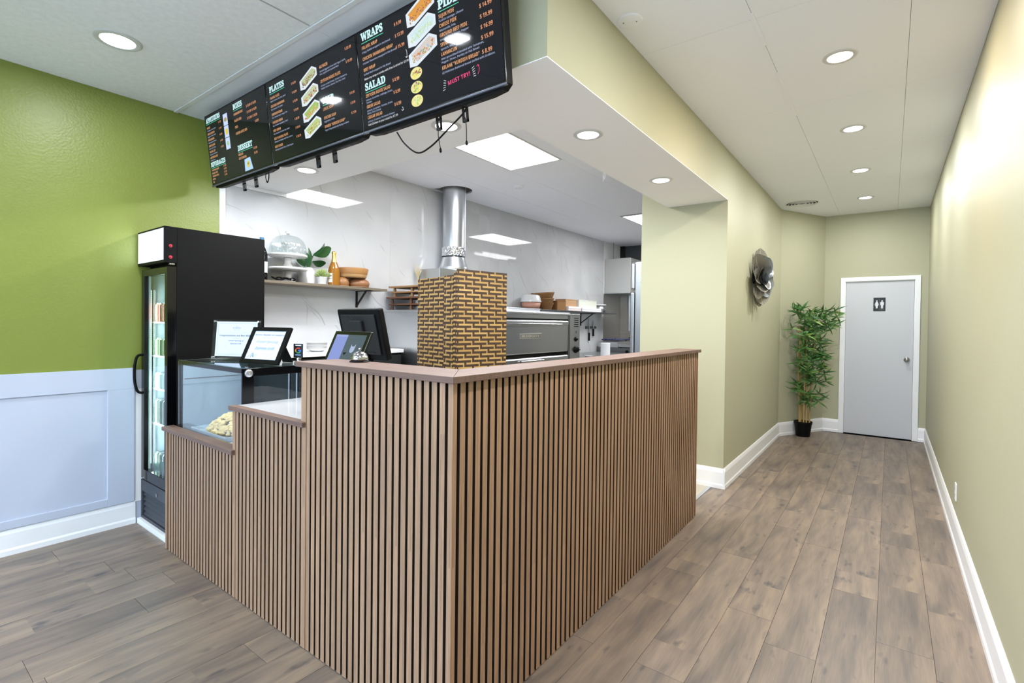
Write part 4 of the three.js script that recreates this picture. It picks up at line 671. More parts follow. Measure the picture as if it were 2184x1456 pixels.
  mesh(b, 'glass', lathe([[0, 0], [0.048, 0], [0.052, 0.006], [0.052, 0.13], [0.046, 0.165], [0.026, 0.215], [0.018, 0.245], [0.0165, 0.285], [0.0165, 0.29], [0, 0.29]], 40), phys('#93601c', { roughness: 0.12 }));
  mesh(b, 'foil', lathe([[0.0275, 0.214], [0.019, 0.246], [0.0175, 0.288], [0.0195, 0.292], [0.0195, 0.306], [0.015, 0.314], [0, 0.316]], 32), std('#d8b468', { metalness: 0.85, roughness: 0.32 }));
  const lab = canvasTex(512, 128, (c, w, h) => { c.fillStyle = '#efe9dc'; c.fillRect(0, 0, w, h); c.fillStyle = '#6a5a4a'; for (let i = 0; i < 26; i++) c.fillRect(18 + (i % 13) * 38, 20 + Math.floor(i / 13) * 44 + rr(0, 8), 26, rr(4, 22)); }, 1, 1);
  mesh(b, 'label', new THREE.CylinderGeometry(0.0525, 0.0525, 0.082, 40, 1, true, 2.6, 4.4), std('#ffffff', { map: lab, roughness: 0.6, side: THREE.DoubleSide }), [0, 0.068, 0]);
  const bowl = (label, y, z, r, h, mat, flip) => { const o = thing('wooden_bowl', label, 'bowl', [-4.13, y, z], 0, 'wooden bowls on the wall shelf'); const pr = flip ? [[0, 0], [r * 0.62, 0], [r * 0.9, h * 0.25], [r, h * 0.55], [r * 0.94, h * 0.85], [r * 0.8, h], [r * 0.74, h], [r * 0.85, h * 0.7], [r * 0.8, h * 0.3], [0, h * 0.12]] : [[0, 0], [r * 0.86, 0], [r * 0.93, h * 0.2], [r, h], [r * 0.94, h], [r * 0.88, h * 0.25], [0, h * 0.15]]; const g = lathe(pr, 48); if (flip) { g.rotateX(Math.PI); g.translate(0, h, 0); } mesh(o, 'shell', g, mat); mesh(o, 'rim', new THREE.TorusGeometry(r * 0.95, 0.004, 8, 48), mat, [0, flip ? 0 + 0.004 : h, 0], [Math.PI / 2, 0, 0]); };
  const w2b = phys('#a87a4a', { roughness: 0.42 }), w2 = phys('#b08a5c', { roughness: 0.42 }), w3 = phys('#8f6240', { roughness: 0.4 }), w4 = phys('#94683f', { roughness: 0.42 });
  bowl('rounded reddish wooden bowl at the bottom right of the bowl stack', YSH + 0.0005, -2.995, 0.108, 0.084, w3, true);
  bowl('rounded wooden bowl at the bottom left of the bowl stack', YSH + 0.0005, -2.815, 0.068, 0.083, w4, true);
  bowl('light wooden bowl in the middle of the bowl stack', YSH + 0.0845, -2.932, 0.138, 0.058, w2, false);
  bowl('orange wooden bowl on top of the bowl stack', YSH + 0.112, -2.932, 0.148, 0.062, w2b, false);
  const bb = thing('black_bottle', 'dark bottle on the wall shelf half hidden by the cooler', 'bottle', [-4.16, YSH + 0.0005, -2.075]);
  mesh(bb, 'body', lathe([[0, 0], [0.040, 0], [0.043, 0.01], [0.043, 0.22], [0.030, 0.26], [0.016, 0.29], [0.016, 0.335], [0, 0.338]], 32), M.blackGloss); mesh(bb, 'label', new THREE.CylinderGeometry(0.0437, 0.0437, 0.09, 32, 1, true), phys('#d9dde2', { roughness: 0.5 }), [0, 0.11, 0]); mesh(bb, 'cap', cyl(0.017, 0.017, 0.05, 20), phys('#3b6c94', { roughness: 0.35 }), [0, 0.33, 0]);
  const cc = thing('coiled_cable', 'coiled black cable lying on the wall shelf beside the cooler', 'cable', [-4.065, YSH, -2.21]);
  const pts = []; for (let i = 0; i < 46; i++) { const a = i * 0.62; pts.push([0.022 * Math.sin(a * 0.9) , 0.012 + 0.010 * (1 + Math.sin(a * 1.3)), -0.085 + i * 0.0037 + 0.028 * Math.cos(a)]); } mesh(cc, 'cord', tube(pts, 0.0045, 160, 6), M.black);
  // low cabinet under the shelf with a stack of bowls
  const lc = thing('side_cabinet', 'white topped low cabinet against the marble wall under the shelf', 'cabinet', [-4.08, 0, -2.65]);
  W(lc, 'top', M.trim, [XL + 0.001, -3.88], [1.150, 1.185], [-3.36, -1.96], 0.004); W(lc, 'carcass', M.black, [XL + 0.001, -3.90], [0.01, 1.150], [-3.35, -1.97], 0.003); W(lc, 'drawer_front', M.blackMatte, [-3.90, -3.885], [0.9, 1.13], [-3.33, -2.0], 0.003);
  for (let i = 0; i < 5; i++) { const o = thing('stacked_bowl', ['bottom white bowl of the stack behind the till', 'second white bowl from the bottom of the stack', 'middle white bowl of the stack behind the till', 'second white bowl from the top of the stack', 'top white bowl of the stack behind the till'][i], 'bowl', [-4.03, 1.1855 + i * 0.0125, -2.50], 0, 'white bowls on the low cabinet'); mesh(o, 'shell', lathe([[0, 0], [0.045, 0], [0.078, 0.016], [0.088, 0.032], [0.084, 0.033], [0.074, 0.019], [0.042, 0.006], [0, 0.006]], 40), M.ceramic); }
}
// ------------------------------------------------------------------ brick printed enclosure, flue, oven
{
  const brickTex = canvasTex(512, 512, (c, w, h) => {           // 4 bricks across, 8 courses
    c.fillStyle = '#3c2a1f'; c.fillRect(0, 0, w, h); const bw = w / 4, bh = h / 8;
    for (let r = 0; r < 8; r++) for (let k = -1; k < 5; k++) { const x = k * bw + (r % 2 ? bw / 2 : 0), y = r * bh; c.fillStyle = ['#b39258', '#ad8b52', '#b8975f', '#a8864e'][Math.floor(rnd() * 4)]; c.fillRect(x, y, bw * 0.87, bh * 0.44); c.fillRect(x, y, bw * 0.075, bh); }
    for (let i = 0; i < 5000; i++) { c.fillStyle = rnd() < 0.5 ? 'rgba(40,25,15,0.10)' : 'rgba(240,210,150,0.08)'; c.fillRect(rr(0, w), rr(0, h), rr(2, 14), 2); }
  }, 0.149 * 4, 0.033 * 8);
  const br = std('#ffffff', { map: brickTex, roughness: 0.55 });
  const t = thing('grill_enclosure', 'tall box clad in brick printed sheet in front of the flue', 'enclosure', [-2.6, 0.901, -2.77], -0.209);
  B(t, 'front_sheet', br, [-0.588, -0.172], [0, 0.911], [-0.018, -0.004], 0, { ox: 0.03 });
  B(t, 'corner_strip', br, [-0.178, -0.058], [0, 0.915], [-0.004, 0.003], 0, { ox: 0.11, oy: 0.016 });
  B(t, 'edge_strip', br, [-0.056, -0.013], [0, 0.935], [-0.012, -0.001], 0, { ox: 0.2, oy: 0.02 });
  B(t, 'side_sheet', br, [-0.012, 0], [0, 0.957], [-0.484, 0.002], 0, { ox: 0.05 });
  B(t, 'inner_wall', M.steelDark, [-0.588, -0.578], [0, 0.90], [-0.484, -0.019], 0.002); B(t, 'rear_wall', M.steelDark, [-0.577, -0.013], [0, 0.90], [-0.484, -0.474], 0.002);
  const st = thing('grill_table', 'steel table under the brick printed enclosure', 'table', [-2.83, 0, -3.07]);
  W(st, 'top', M.steel, [-3.22, -2.46], [0.87, 0.90], [-3.40, -2.70], 0.003); for (const x of [-3.18, -2.50]) for (const z of [-3.36, -2.74]) mesh(st, 'leg', bar([x + 2.83, 0, z + 3.07], [x + 2.83, 0.87, z + 3.07], 0.02, 12), M.steel);
  const f = thing('exhaust_flue', 'galvanised round flue pipe rising into the cut ceiling tile', 'duct', [-4.09, 1.582, -4.25]);
  W(f, 'collecting_box', M.steel, [-4.245, -3.93], [1.582, 2.05], [-4.52, -3.90], 0.003);
  const pipe = mesh(f, 'pipe', cyl(0.128, 0.131, 1.04, 48), M.galv, [-0.01, 2.81 - 1.582, -0.04]); pipe.rotation.z = 0.0;
  mesh(f, 'pipe_seam', boxGeo(0.008, 1.03, 0.006), M.galv, [0.105, 2.81 - 1.582, -0.112], [0, 0.7, 0]);
  const foil = new THREE.CylinderGeometry(0.134, 0.136, 0.10, 90, 14, true), fp = foil.attributes.position; for (let i = 0; i < fp.count; i++) { const x = fp.getX(i), y = fp.getY(i), z = fp.getZ(i), k = 1 + 0.055 * noise.noise(x * 70, y * 70, z * 70) + 0.03 * noise.noise(x * 150, y * 150, z * 150); fp.setX(i, x * k); fp.setZ(i, z * k); } const foil2 = foil.toNonIndexed(); foil2.computeVertexNormals();
  mesh(f, 'foil_wrap', foil2, std('#e0e2e6', { metalness: 1, roughness: 0.22, side: THREE.DoubleSide }), [-0.01, 2.275 - 1.582, -0.04]);
  mesh(f, 'cone', lathe([[0.135, 0.16], [0.140, 0.13], [0.165, 0.05], [0.172, 0.045], [0.172, 0], [0.16, 0]], 48), M.galv, [-0.01, 2.05 - 1.582, -0.04]);
  const dg = thing('dried_grass', 'tuft of dried pale grass beside the flue box', 'dried plant', [-4.215, 1.5825, -3.845]);
  mesh(dg, 'jar', lathe([[0, 0], [0.04, 0], [0.045, 0.1], [0.03, 0.16], [0.026, 0.16], [0.04, 0.1], [0, 0.01]], 24), M.ceramic);
  const gs = []; for (let i = 0; i < 26; i++) { const a = rr(0, 6.28), s = rr(0.02, 0.07); gs.push(tube([[0, 0.1, 0], [0.006 * Math.cos(a), 0.36, 0.006 * Math.sin(a)], [s * 0.7 * Math.cos(a), rr(0.44, 0.54), s * 0.7 * Math.sin(a)]], 0.0016, 6, 4)); } mesh(dg, 'stems', mergeGeometries(gs), std('#d8c79a', { roughness: 0.8 })).userData = { kind: 'stuff' };

  const xf = -3.2, z0 = -5.71, z1 = -3.42;
  const o = thing('deck_oven', 'large stainless double deck pizza oven against the marble wall', 'oven', [-3.73, 0, -4.565]);
  W(o, 'body', M.steel, [XL + 0.03, xf - 0.035], [0.06, 1.558], [z0, z1], 0.004);
  W(o, 'top_plate', M.steel, [XL + 0.025, xf + 0.004], [1.558, 1.58], [z0 - 0.003, z1 + 0.003], 0.004);
  W(o, 'header_panel', M.steel, [xf - 0.035, xf - 0.012], [1.515, 1.558], [-5.43, z1], 0.003);
  const deck = (y0, y1) => {
    const d = W(o, 'door', M.steel, [xf - 0.034, xf + 0.006], [y0, y1], [-5.415, -3.70], 0.018, { seg: 4 });
    W(d, 'door_roll', M.steel, [xf - 0.01, xf + 0.016], [y1 - 0.060, y1 - 0.008], [-5.405, -3.71], 0.013, { seg: 4 });
    return d;
  };
  const d1 = deck(1.115, 1.495), d2 = deck(0.68, 1.075);
  W(o, 'recess', M.darkgap, [xf - 0.0355, xf - 0.034], [0.62, 1.512], [-5.428, -3.66]);
  mesh(o, 'handle', merge(bar([xf + 0.05 + 3.73, 1.447, -5.175 + 4.565], [xf + 0.05 + 3.73, 1.447, -3.95 + 4.565], 0.012, 14), bar([xf + 3.73, 1.447, -5.16 + 4.565], [xf + 0.05 + 3.73, 1.447, -5.16 + 4.565], 0.010, 10), bar([xf + 3.73, 1.447, -3.96 + 4.565], [xf + 0.05 + 3.73, 1.447, -3.96 + 4.565], 0.010, 10)), M.chrome);
  mesh(o, 'handle', merge(bar([xf + 0.045 + 3.73, 1.04, -4.80 + 4.565], [xf + 0.045 + 3.73, 1.04, -4.36 + 4.565], 0.011, 14), bar([xf + 3.73, 1.04, -4.79 + 4.565], [xf + 0.045 + 3.73, 1.04, -4.79 + 4.565], 0.010, 10), bar([xf + 3.73, 1.04, -4.37 + 4.565], [xf + 0.045 + 3.73, 1.04, -4.37 + 4.565], 0.010, 10)), M.chrome);
  const plateTex = canvasTex(512, 128, (c, w, h) => { c.fillStyle = '#8c8c88'; c.fillRect(0, 0, w, h); c.strokeStyle = '#c8c6be'; c.lineWidth = 7; c.strokeRect(8, 8, w - 16, h - 16); c.fillStyle = '#d0cec6'; c.font = 'bold 76px serif'; c.textAlign = 'center'; c.fillText('BLODGETT', 256, 90); });
  W(o, 'nameplate', M.steel, [xf + 0.006, xf + 0.010], [1.283, 1.345], [-4.80, -4.375], 0.0018); const np = mesh(o, 'name_print', new THREE.PlaneGeometry(0.415, 0.055), std('#ffffff', { map: plateTex, metalness: 0.4, roughness: 0.45 }), [xf + 0.0108 + 3.73, 1.314, -4.588 + 4.565], [0, Math.PI / 2, 0]);
  const cp = W(o, 'control_panel', M.steel, [xf - 0.034, xf + 0.002], [0.66, 1.556], [-5.706, -5.47], 0.004);
  W(cp, 'side_trim', M.steelDark, [xf - 0.034, xf + 0.0], [0.66, 1.556], [-5.468, -5.43], 0.004);
  for (let k = 0; k < 5; k++) W(cp, 'vent_slot', M.darkgap, [xf + 0.0015, xf + 0.0032], [1.42 + k * 0.026, 1.430 + k * 0.026], [-5.665, -5.555], 0.0006);
  W(cp, 'dial_plate', M.steelDark, [xf + 0.001, xf + 0.004], [1.34, 1.37], [-5.625, -5.595], 0.001); 
  mesh(cp, 'switch_lever', lathe([[0, 0], [0.030, 0], [0.030, 0.008], [0.014, 0.014], [0.012, 0.03], [0, 0.032]], 24), M.black, [0.018, 1.263 - 1.108, -5.60 + 5.588], [0, 0, -Math.PI / 2]);
  const kb = mesh(cp, 'thermostat_knob', lathe([[0, 0], [0.046, 0], [0.046, 0.010], [0.034, 0.014], [0.030, 0.040], [0, 0.042]], 32), M.black, [0.018, 1.131 - 1.108, -5.60 + 5.588], [0, 0, -Math.PI / 2]); mesh(kb, 'grip', boxGeo(0.012, 0.018, 0.06, 0.003), M.black, [0, 0.048, 0]);
  for (const [x, z] of [[XL + 0.09, z0 + 0.06], [xf - 0.09, z0 + 0.06], [XL + 0.09, z1 - 0.06], [xf - 0.09, z1 - 0.06]]) W(o, 'foot', M.steelDark, [x - 0.03, x + 0.03], [0, 0.06], [z - 0.03, z + 0.03], 0.003);
  // two wooden serving stands on the oven
  const serving = (name, label, y, mat, x0, x1, za, zb2, h) => {
    const q = thing(name, label, 'serving stand', [(x0 + x1) / 2, y, (za + zb2) / 2], 0, 'wooden serving stands on the oven'); const w = x1 - x0, d = za - zb2;
    B(q, 'upper_board', mat, [-w / 2, w / 2], [h - 0.018, h], [-d / 2, d / 2], 0.004); B(q, 'lower_board', mat, [-w / 2 + 0.02, w / 2 - 0.02], [h * 0.36, h * 0.36 + 0.016], [-d / 2 + 0.02, d / 2 - 0.02], 0.004);
    for (const sx of [-1, 0, 1]) for (const sz of [-1, 1]) mesh(q, 'leg', lathe([[0.014, 0], [0.017, h * 0.14], [0.012, h * 0.30], [0.016, h * 0.62], [0.012, h - 0.018]], 14), mat, [sx * (w / 2 - 0.05), 0, sz * (d / 2 - 0.045)]);
  };
  serving('serving_stand', 'dark brown wooden serving stand, lower of the two on the oven', 1.5805, phys('#6b4630', { roughness: 0.5 }), -4.262, -3.58, -3.44, -3.80, 0.135);
  serving('serving_stand', 'lighter brown wooden serving stand, stacked on the dark one', 1.7162, phys('#a07a50', { roughness: 0.5 }), -4.235, -3.60, -3.45, -3.79, 0.112);
  const fb = thing('flat_box', 'white flat box lying on the oven top', 'box', [-3.74, 1.5805, -4.95]); B(fb, 'carton', M.paper, [-0.2, 0.2], [0, 0.055], [-0.34, 0.34], 0.004); B(fb, 'lid_flap', M.paper, [-0.2, 0.21], [0.0555, 0.062], [-0.34, 0.34], 0.002);
  const fs = thing('paper_sheets', 'thin stack of white paper on the front of the oven top', 'paper', [-3.36, 1.5805, -5.05]); for (let k = 0; k < 3; k++) B(fs, 'sheet', M.paper, [-0.13 + k * 0.006, 0.13], [k * 0.006, k * 0.006 + 0.0055], [-0.45, 0.4 - k * 0.05], 0.001);
}
// ------------------------------------------------------------------ far kitchen
{
  const t = thing('wall_shelf', 'long wall shelf loaded with baskets and cartons past the oven', 'shelf', [-4.15, 1.66, -6.9]);
  W(t, 'board', M.steelDark, [XL + 0.001, -3.99], [1.645, 1.663], [-8.46, -5.70], 0.003);
  for (const z of [-7.665, -6.0]) mesh(t, 'bracket', merge(boxGeo(0.008, 0.21, 0.03).translate(XL + 0.005 + 4.15, -0.125, z + 6.9), boxGeo(0.28, 0.008, 0.03).translate(-4.145 + 4.15, -0.0195, z + 6.9), boxGeo(0.012, 0.30, 0.022).rotateZ(-0.96).translate(-4.165 + 4.15, -0.105, z + 6.9)), M.blackMatte);
  const on = 1.6635, box = (name, label, cat, mat, x, y, z, lidMat, lid = 0.012) => { const q = thing(name, label, cat, [(x[0] + x[1]) / 2, y[0], (z[0] + z[1]) / 2]); W(q, 'body', mat, x, [y[0] + 0.0004, y[1] - lid], z, 0.004); W(q, 'lid', lidMat ?? mat, [x[0] - 0.003, x[1] + 0.003], [y[1] - lid, y[1]], [z[0] - 0.003, z[1] + 0.003], 0.003); return q; };
  const tub = thing('food_tub', 'pink tub with domed white lid on the long kitchen shelf', 'container', [-4.13, on, -5.93]); mesh(tub, 'tub', lathe([[0, 0], [0.12, 0], [0.145, 0.10], [0, 0.10]], 32), phys('#c4917f', { roughness: 0.5 })); mesh(tub, 'lid', lathe([[0.152, 0.10], [0.150, 0.115], [0.128, 0.19], [0.10, 0.205], [0, 0.208]], 32), M.ceramic);
  const basket = (label, z, y, r, h, tilt) => { const q = thing('wicker_basket', label, 'basket', [-4.13, y, z], 0, 'brown wicker baskets on the long kitchen shelf'); q.rotation.x = tilt; mesh(q, 'bottom', cyl(r * 0.72, r * 0.74, 0.01, 32), M.wicker, [0, 0.005, 0]); for (let k = 0; k < 7; k++) mesh(q, 'woven_row', new THREE.TorusGeometry(r * (0.74 + 0.26 * k / 6), h / 13, 6, 36), M.wicker, [0, h * (0.07 + 0.86 * k / 6), 0], [Math.PI / 2, 0, 0]); const side = lathe([[r * 0.71, 0], [r * 0.965, h * 0.97]], 32); mesh(q, 'side', side, std('#75522e', { roughness: 0.8, side: THREE.DoubleSide })); };
  basket('lowest wicker basket of the leaning basket stack', -6.27, on, 0.145, 0.105, 0.04); basket('middle wicker basket of the leaning basket stack', -6.26, on + 0.060, 0.155, 0.11, 0.06); basket('top wicker basket of the leaning basket stack', -6.25, on + 0.125, 0.165, 0.13, 0.10);
  box('woven_box', 'small square brown woven box beside the basket stack', 'box', M.wicker, [-4.25, -4.03], [on, on + 0.145], [-6.74, -6.49], M.wicker);
  box('cardboard_box', 'open tan cardboard box between woven box and white carton', 'box', M.card, [-4.25, -4.06], [on + 0.07, on + 0.185], [-7.13, -6.78], M.card);
  box('paper_stack', 'stack of pale pink paper napkins under the tan box', 'paper', phys('#e3d6d4', { roughness: 0.8 }), [-4.26, -4.00], [on, on + 0.069], [-7.17, -6.77], M.paper, 0.03);
  box('white_carton', 'long white carton with faint print on the long kitchen shelf', 'box', phys('#d8dbd0', { roughness: 0.7 }), [-4.24, -4.04], [on + 0.062, on + 0.19], [-7.78, -7.17], phys('#e0e2d8', { roughness: 0.7 }));
  box('paper_stack', 'stack of white sheets under the long white carton', 'paper', M.paper, [-4.25, -3.995], [on, on + 0.0615], [-7.86, -7.20], M.paper, 0.03);
  const jar = thing('metal_canister', 'small metal canister with white lid at the end of the kitchen shelf', 'canister', [-4.12, on, -8.05]); mesh(jar, 'body', lathe([[0, 0], [0.10, 0], [0.10, 0.12], [0, 0.12]], 28), M.steel); mesh(jar, 'lid', lathe([[0, 0.12], [0.112, 0.12], [0.112, 0.145], [0, 0.15]], 28), M.trim);
  const ks = thing('knife_strip', 'dark magnetic knife strip on the marble wall', 'knife rack', [XL + 0.008, 1.40, -8.03]); B(ks, 'strip', phys('#4b4a45', { roughness: 0.4 }), [-0.0075, 0.010], [-0.022, 0.022], [-0.195, 0.195], 0.003); for (const z of [-0.18, 0.18]) mesh(ks, 'screw', cyl(0.005, 0.005, 0.003, 10), M.chrome, [0.0105, 0, z], [0, 0, Math.PI / 2]);
  const knife = (label, z, yTop, yMid, yBot) => { const q = thing('kitchen_knife', label, 'knife', [XL + 0.0215, yBot, z], 0, 'knives on the magnetic strip'); const h = yMid - yBot; const hd = extr([[-0.018, 0], [0.018, 0], [0.015, h * 0.5], [0.018, h], [-0.018, h]], 0.014, 0.003); hd.rotateY(Math.PI / 2); mesh(q, 'handle', hd, M.black, [-0.004, 0, 0]); const bl = extr([[-0.016, h], [0.020, h], [0.018, (yTop - yBot) * 0.9], [-0.012, yTop - yBot]], 0.003); bl.rotateY(Math.PI / 2); mesh(q, 'blade', bl, M.chrome, [-0.002, 0, 0]); };
  knife('larger kitchen knife hanging left on the magnetic strip', -7.945, 1.60, 1.305, 1.165); knife('smaller kitchen knife hanging right on the magnetic strip', -8.10, 1.53, 1.375, 1.245);
  const h = thing('range_hood', 'film wrapped pale metal extractor hood at the back of the kitchen', 'extractor hood', [-4.03, 2.035, -8.9]);
  W(h, 'box', M.film, [XL + 0.001, -3.775], [2.035, 2.672], [-9.25, -8.57], 0.006, { seg: 2 }); W(h, 'lower_lip', M.steel, [XL + 0.002, -3.773], [2.030, 2.048], [-9.25, -8.562], 0.003);
  W(h, 'fold', M.film, [-4.10, -3.78], [2.655, 2.676], [-8.578, -8.566], 0.003);
  const ch = thing('hanging_chain', 'short steel chain from the ceiling to the extractor hood', 'chain', [-4.19, 2.674, -8.72]); for (let k = 0; k < 16; k++) mesh(ch, 'link', new THREE.TorusGeometry(0.011, 0.0028, 6, 14).scale(0.75, 1.15, 1), M.steelDark, [0, 0.012 + k * 0.0199, 0], [0, (k % 2) * Math.PI / 2, 0]);
  const sp = thing('steel_splashback', 'brushed stainless splashback panel under the extractor hood', 'panel', [-3.95, 0.9, -9.25]); W(sp, 'sheet', M.steelWarm, [XL + 0.001, -3.2], [0.9, 2.03], [-9.262, -9.252], 0.001); W(sp, 'side_sheet', M.steelWarm, [XL + 0.0005, XL + 0.003], [0.9, 2.03], [-9.25, -8.53], 0.0008); W(sp, 'seam_strip', M.steel, [XL + 0.002, -3.2], [1.30, 1.312], [-9.251, -9.246], 0.001); for (const x of [-4.10, -3.98]) mesh(sp, 'corner_roll', cyl(0.05, 0.05, 0.85, 24).scale(0.7, 1, 0.25), M.steel, [x + 3.95, 0.86, -0.0]);
  const tb = thing('steel_table', 'stainless kitchen table below the knife strip', 'table', [-3.75, 0, -7.2]); W(tb, 'top', M.steel, [XL + 0.01, -3.22], [0.935, 0.965], [-8.15, -5.80], 0.004); W(tb, 'undershelf', M.steelDark, [XL + 0.03, -3.28], [0.25, 0.27], [-8.1, -5.85], 0.003); for (const x of [XL + 0.06, -3.28]) for (const z of [-8.08, -5.88]) mesh(tb, 'leg', bar([x + 3.75, 0, z + 7.2], [x + 3.75, 0.935, z + 7.2], 0.02, 12), M.steel);
  const gr = thing('gas_grill', 'stainless grill range with dark blue grates at the back of the kitchen', 'grill', [-3.75, 0, -8.75]);
  W(gr, 'body', M.steelDark, [XL + 0.02, -3.24], [0.03, 1.05], [-9.22, -8.3], 0.004); W(gr, 'upper_box', M.steel, [-4.22, -3.84], [1.05, 1.15], [-9.0, -8.22], 0.004); W(gr, 'rail', M.steel, [-3.84, -3.26], [1.06, 1.10], [-8.9, -8.25], 0.003);
  for (let k = 0; k < 6; k++) { const b = mesh(gr, 'grate_bar', boxGeo(0.035, 0.018, 0.62, 0.004), phys('#2a2f5c', { roughness: 0.35 })); b.position.set(-4.18 + k * 0.062 + 3.75, 1.185, -8.6 + 8.75); b.rotation.z = 0.5; }
  for (let k = 0; k < 4; k++) mesh(gr, 'knob', cyl(0.024, 0.022, 0.03, 18), M.black, [-3.70 + k * 0.12 + 3.75, 0.98, -8.285 + 8.75], [Math.PI / 2, 0, 0]);
  W(gr, 'control_box', M.steel, [-3.86, -3.6], [1.24, 1.72], [-9.20, -9.05], 0.005);
  mesh(gr, 'hose', tube([[-3.88 + 3.75, 1.40, -0.32], [-3.90 + 3.75, 1.25, -0.2], [-4.0 + 3.75, 1.12, -0.05]], 0.008, 20, 8), M.black);
  const fr = thing('upright_refrigerator', 'tall stainless refrigerator half hidden behind the pale pillar', 'refrigerator', [-1.85, 0, -5.5]);
  W(fr, 'body', M.steel, [-2.215, -1.45], [0.10, 2.135], [-5.85, -5.16], 0.004); W(fr, 'door', M.steel, [-2.275, -2.226], [0.16, 1.81], [-5.84, -5.165], 0.014, { seg: 4 }); W(fr, 'top_panel', M.steel, [-2.275, -2.220], [1.835, 2.13], [-5.84, -5.162], 0.022, { seg: 4 }); W(fr, 'gasket', M.black, [-2.2255, -2.2155], [0.17, 1.80], [-5.83, -5.175]); W(fr, 'badge_strip', M.chrome, [-2.16, -2.05], [1.912, 1.918], [-5.1605, -5.158], 0.001);
  mesh(fr, 'handle', bar([-2.30 + 1.85, 1.0, -5.75 + 5.5], [-2.30 + 1.85, 1.5, -5.75 + 5.5], 0.012, 12), M.chrome); for (const [x, z] of [[-2.15, -5.78], [-1.5, -5.78], [-2.15, -5.23], [-1.5, -5.23]]) mesh(fr, 'caster', cyl(0.04, 0.04, 0.10, 20), M.black, [x + 1.85, 0.05, z + 5.5]);
  const pr = thing('paper_roll', 'white cylinder of kitchen paper on the steel table', 'paper roll', [-3.55, 0.9655, -7.15]); mesh(pr, 'roll', lathe([[0.02, 0], [0.072, 0], [0.074, 0.004], [0.074, 0.196], [0.072, 0.2], [0.02, 0.2]], 36), M.paper); mesh(pr, 'core', lathe([[0.018, 0.002], [0.022, 0.002], [0.022, 0.199], [0.018, 0.199]], 20), M.card);
  const pb = thing('prep_bowl', 'small white bowl on the steel table beside the oven', 'bowl', [-3.50, 0.9655, -6.52]); mesh(pb, 'shell', lathe([[0, 0], [0.035, 0], [0.07, 0.035], [0.066, 0.036], [0.033, 0.006], [0, 0.006]], 32), M.ceramic); mesh(pb, 'foot', new THREE.TorusGeometry(0.034, 0.003, 6, 28), M.ceramic, [0, 0.003, 0], [Math.PI / 2, 0, 0]);
}
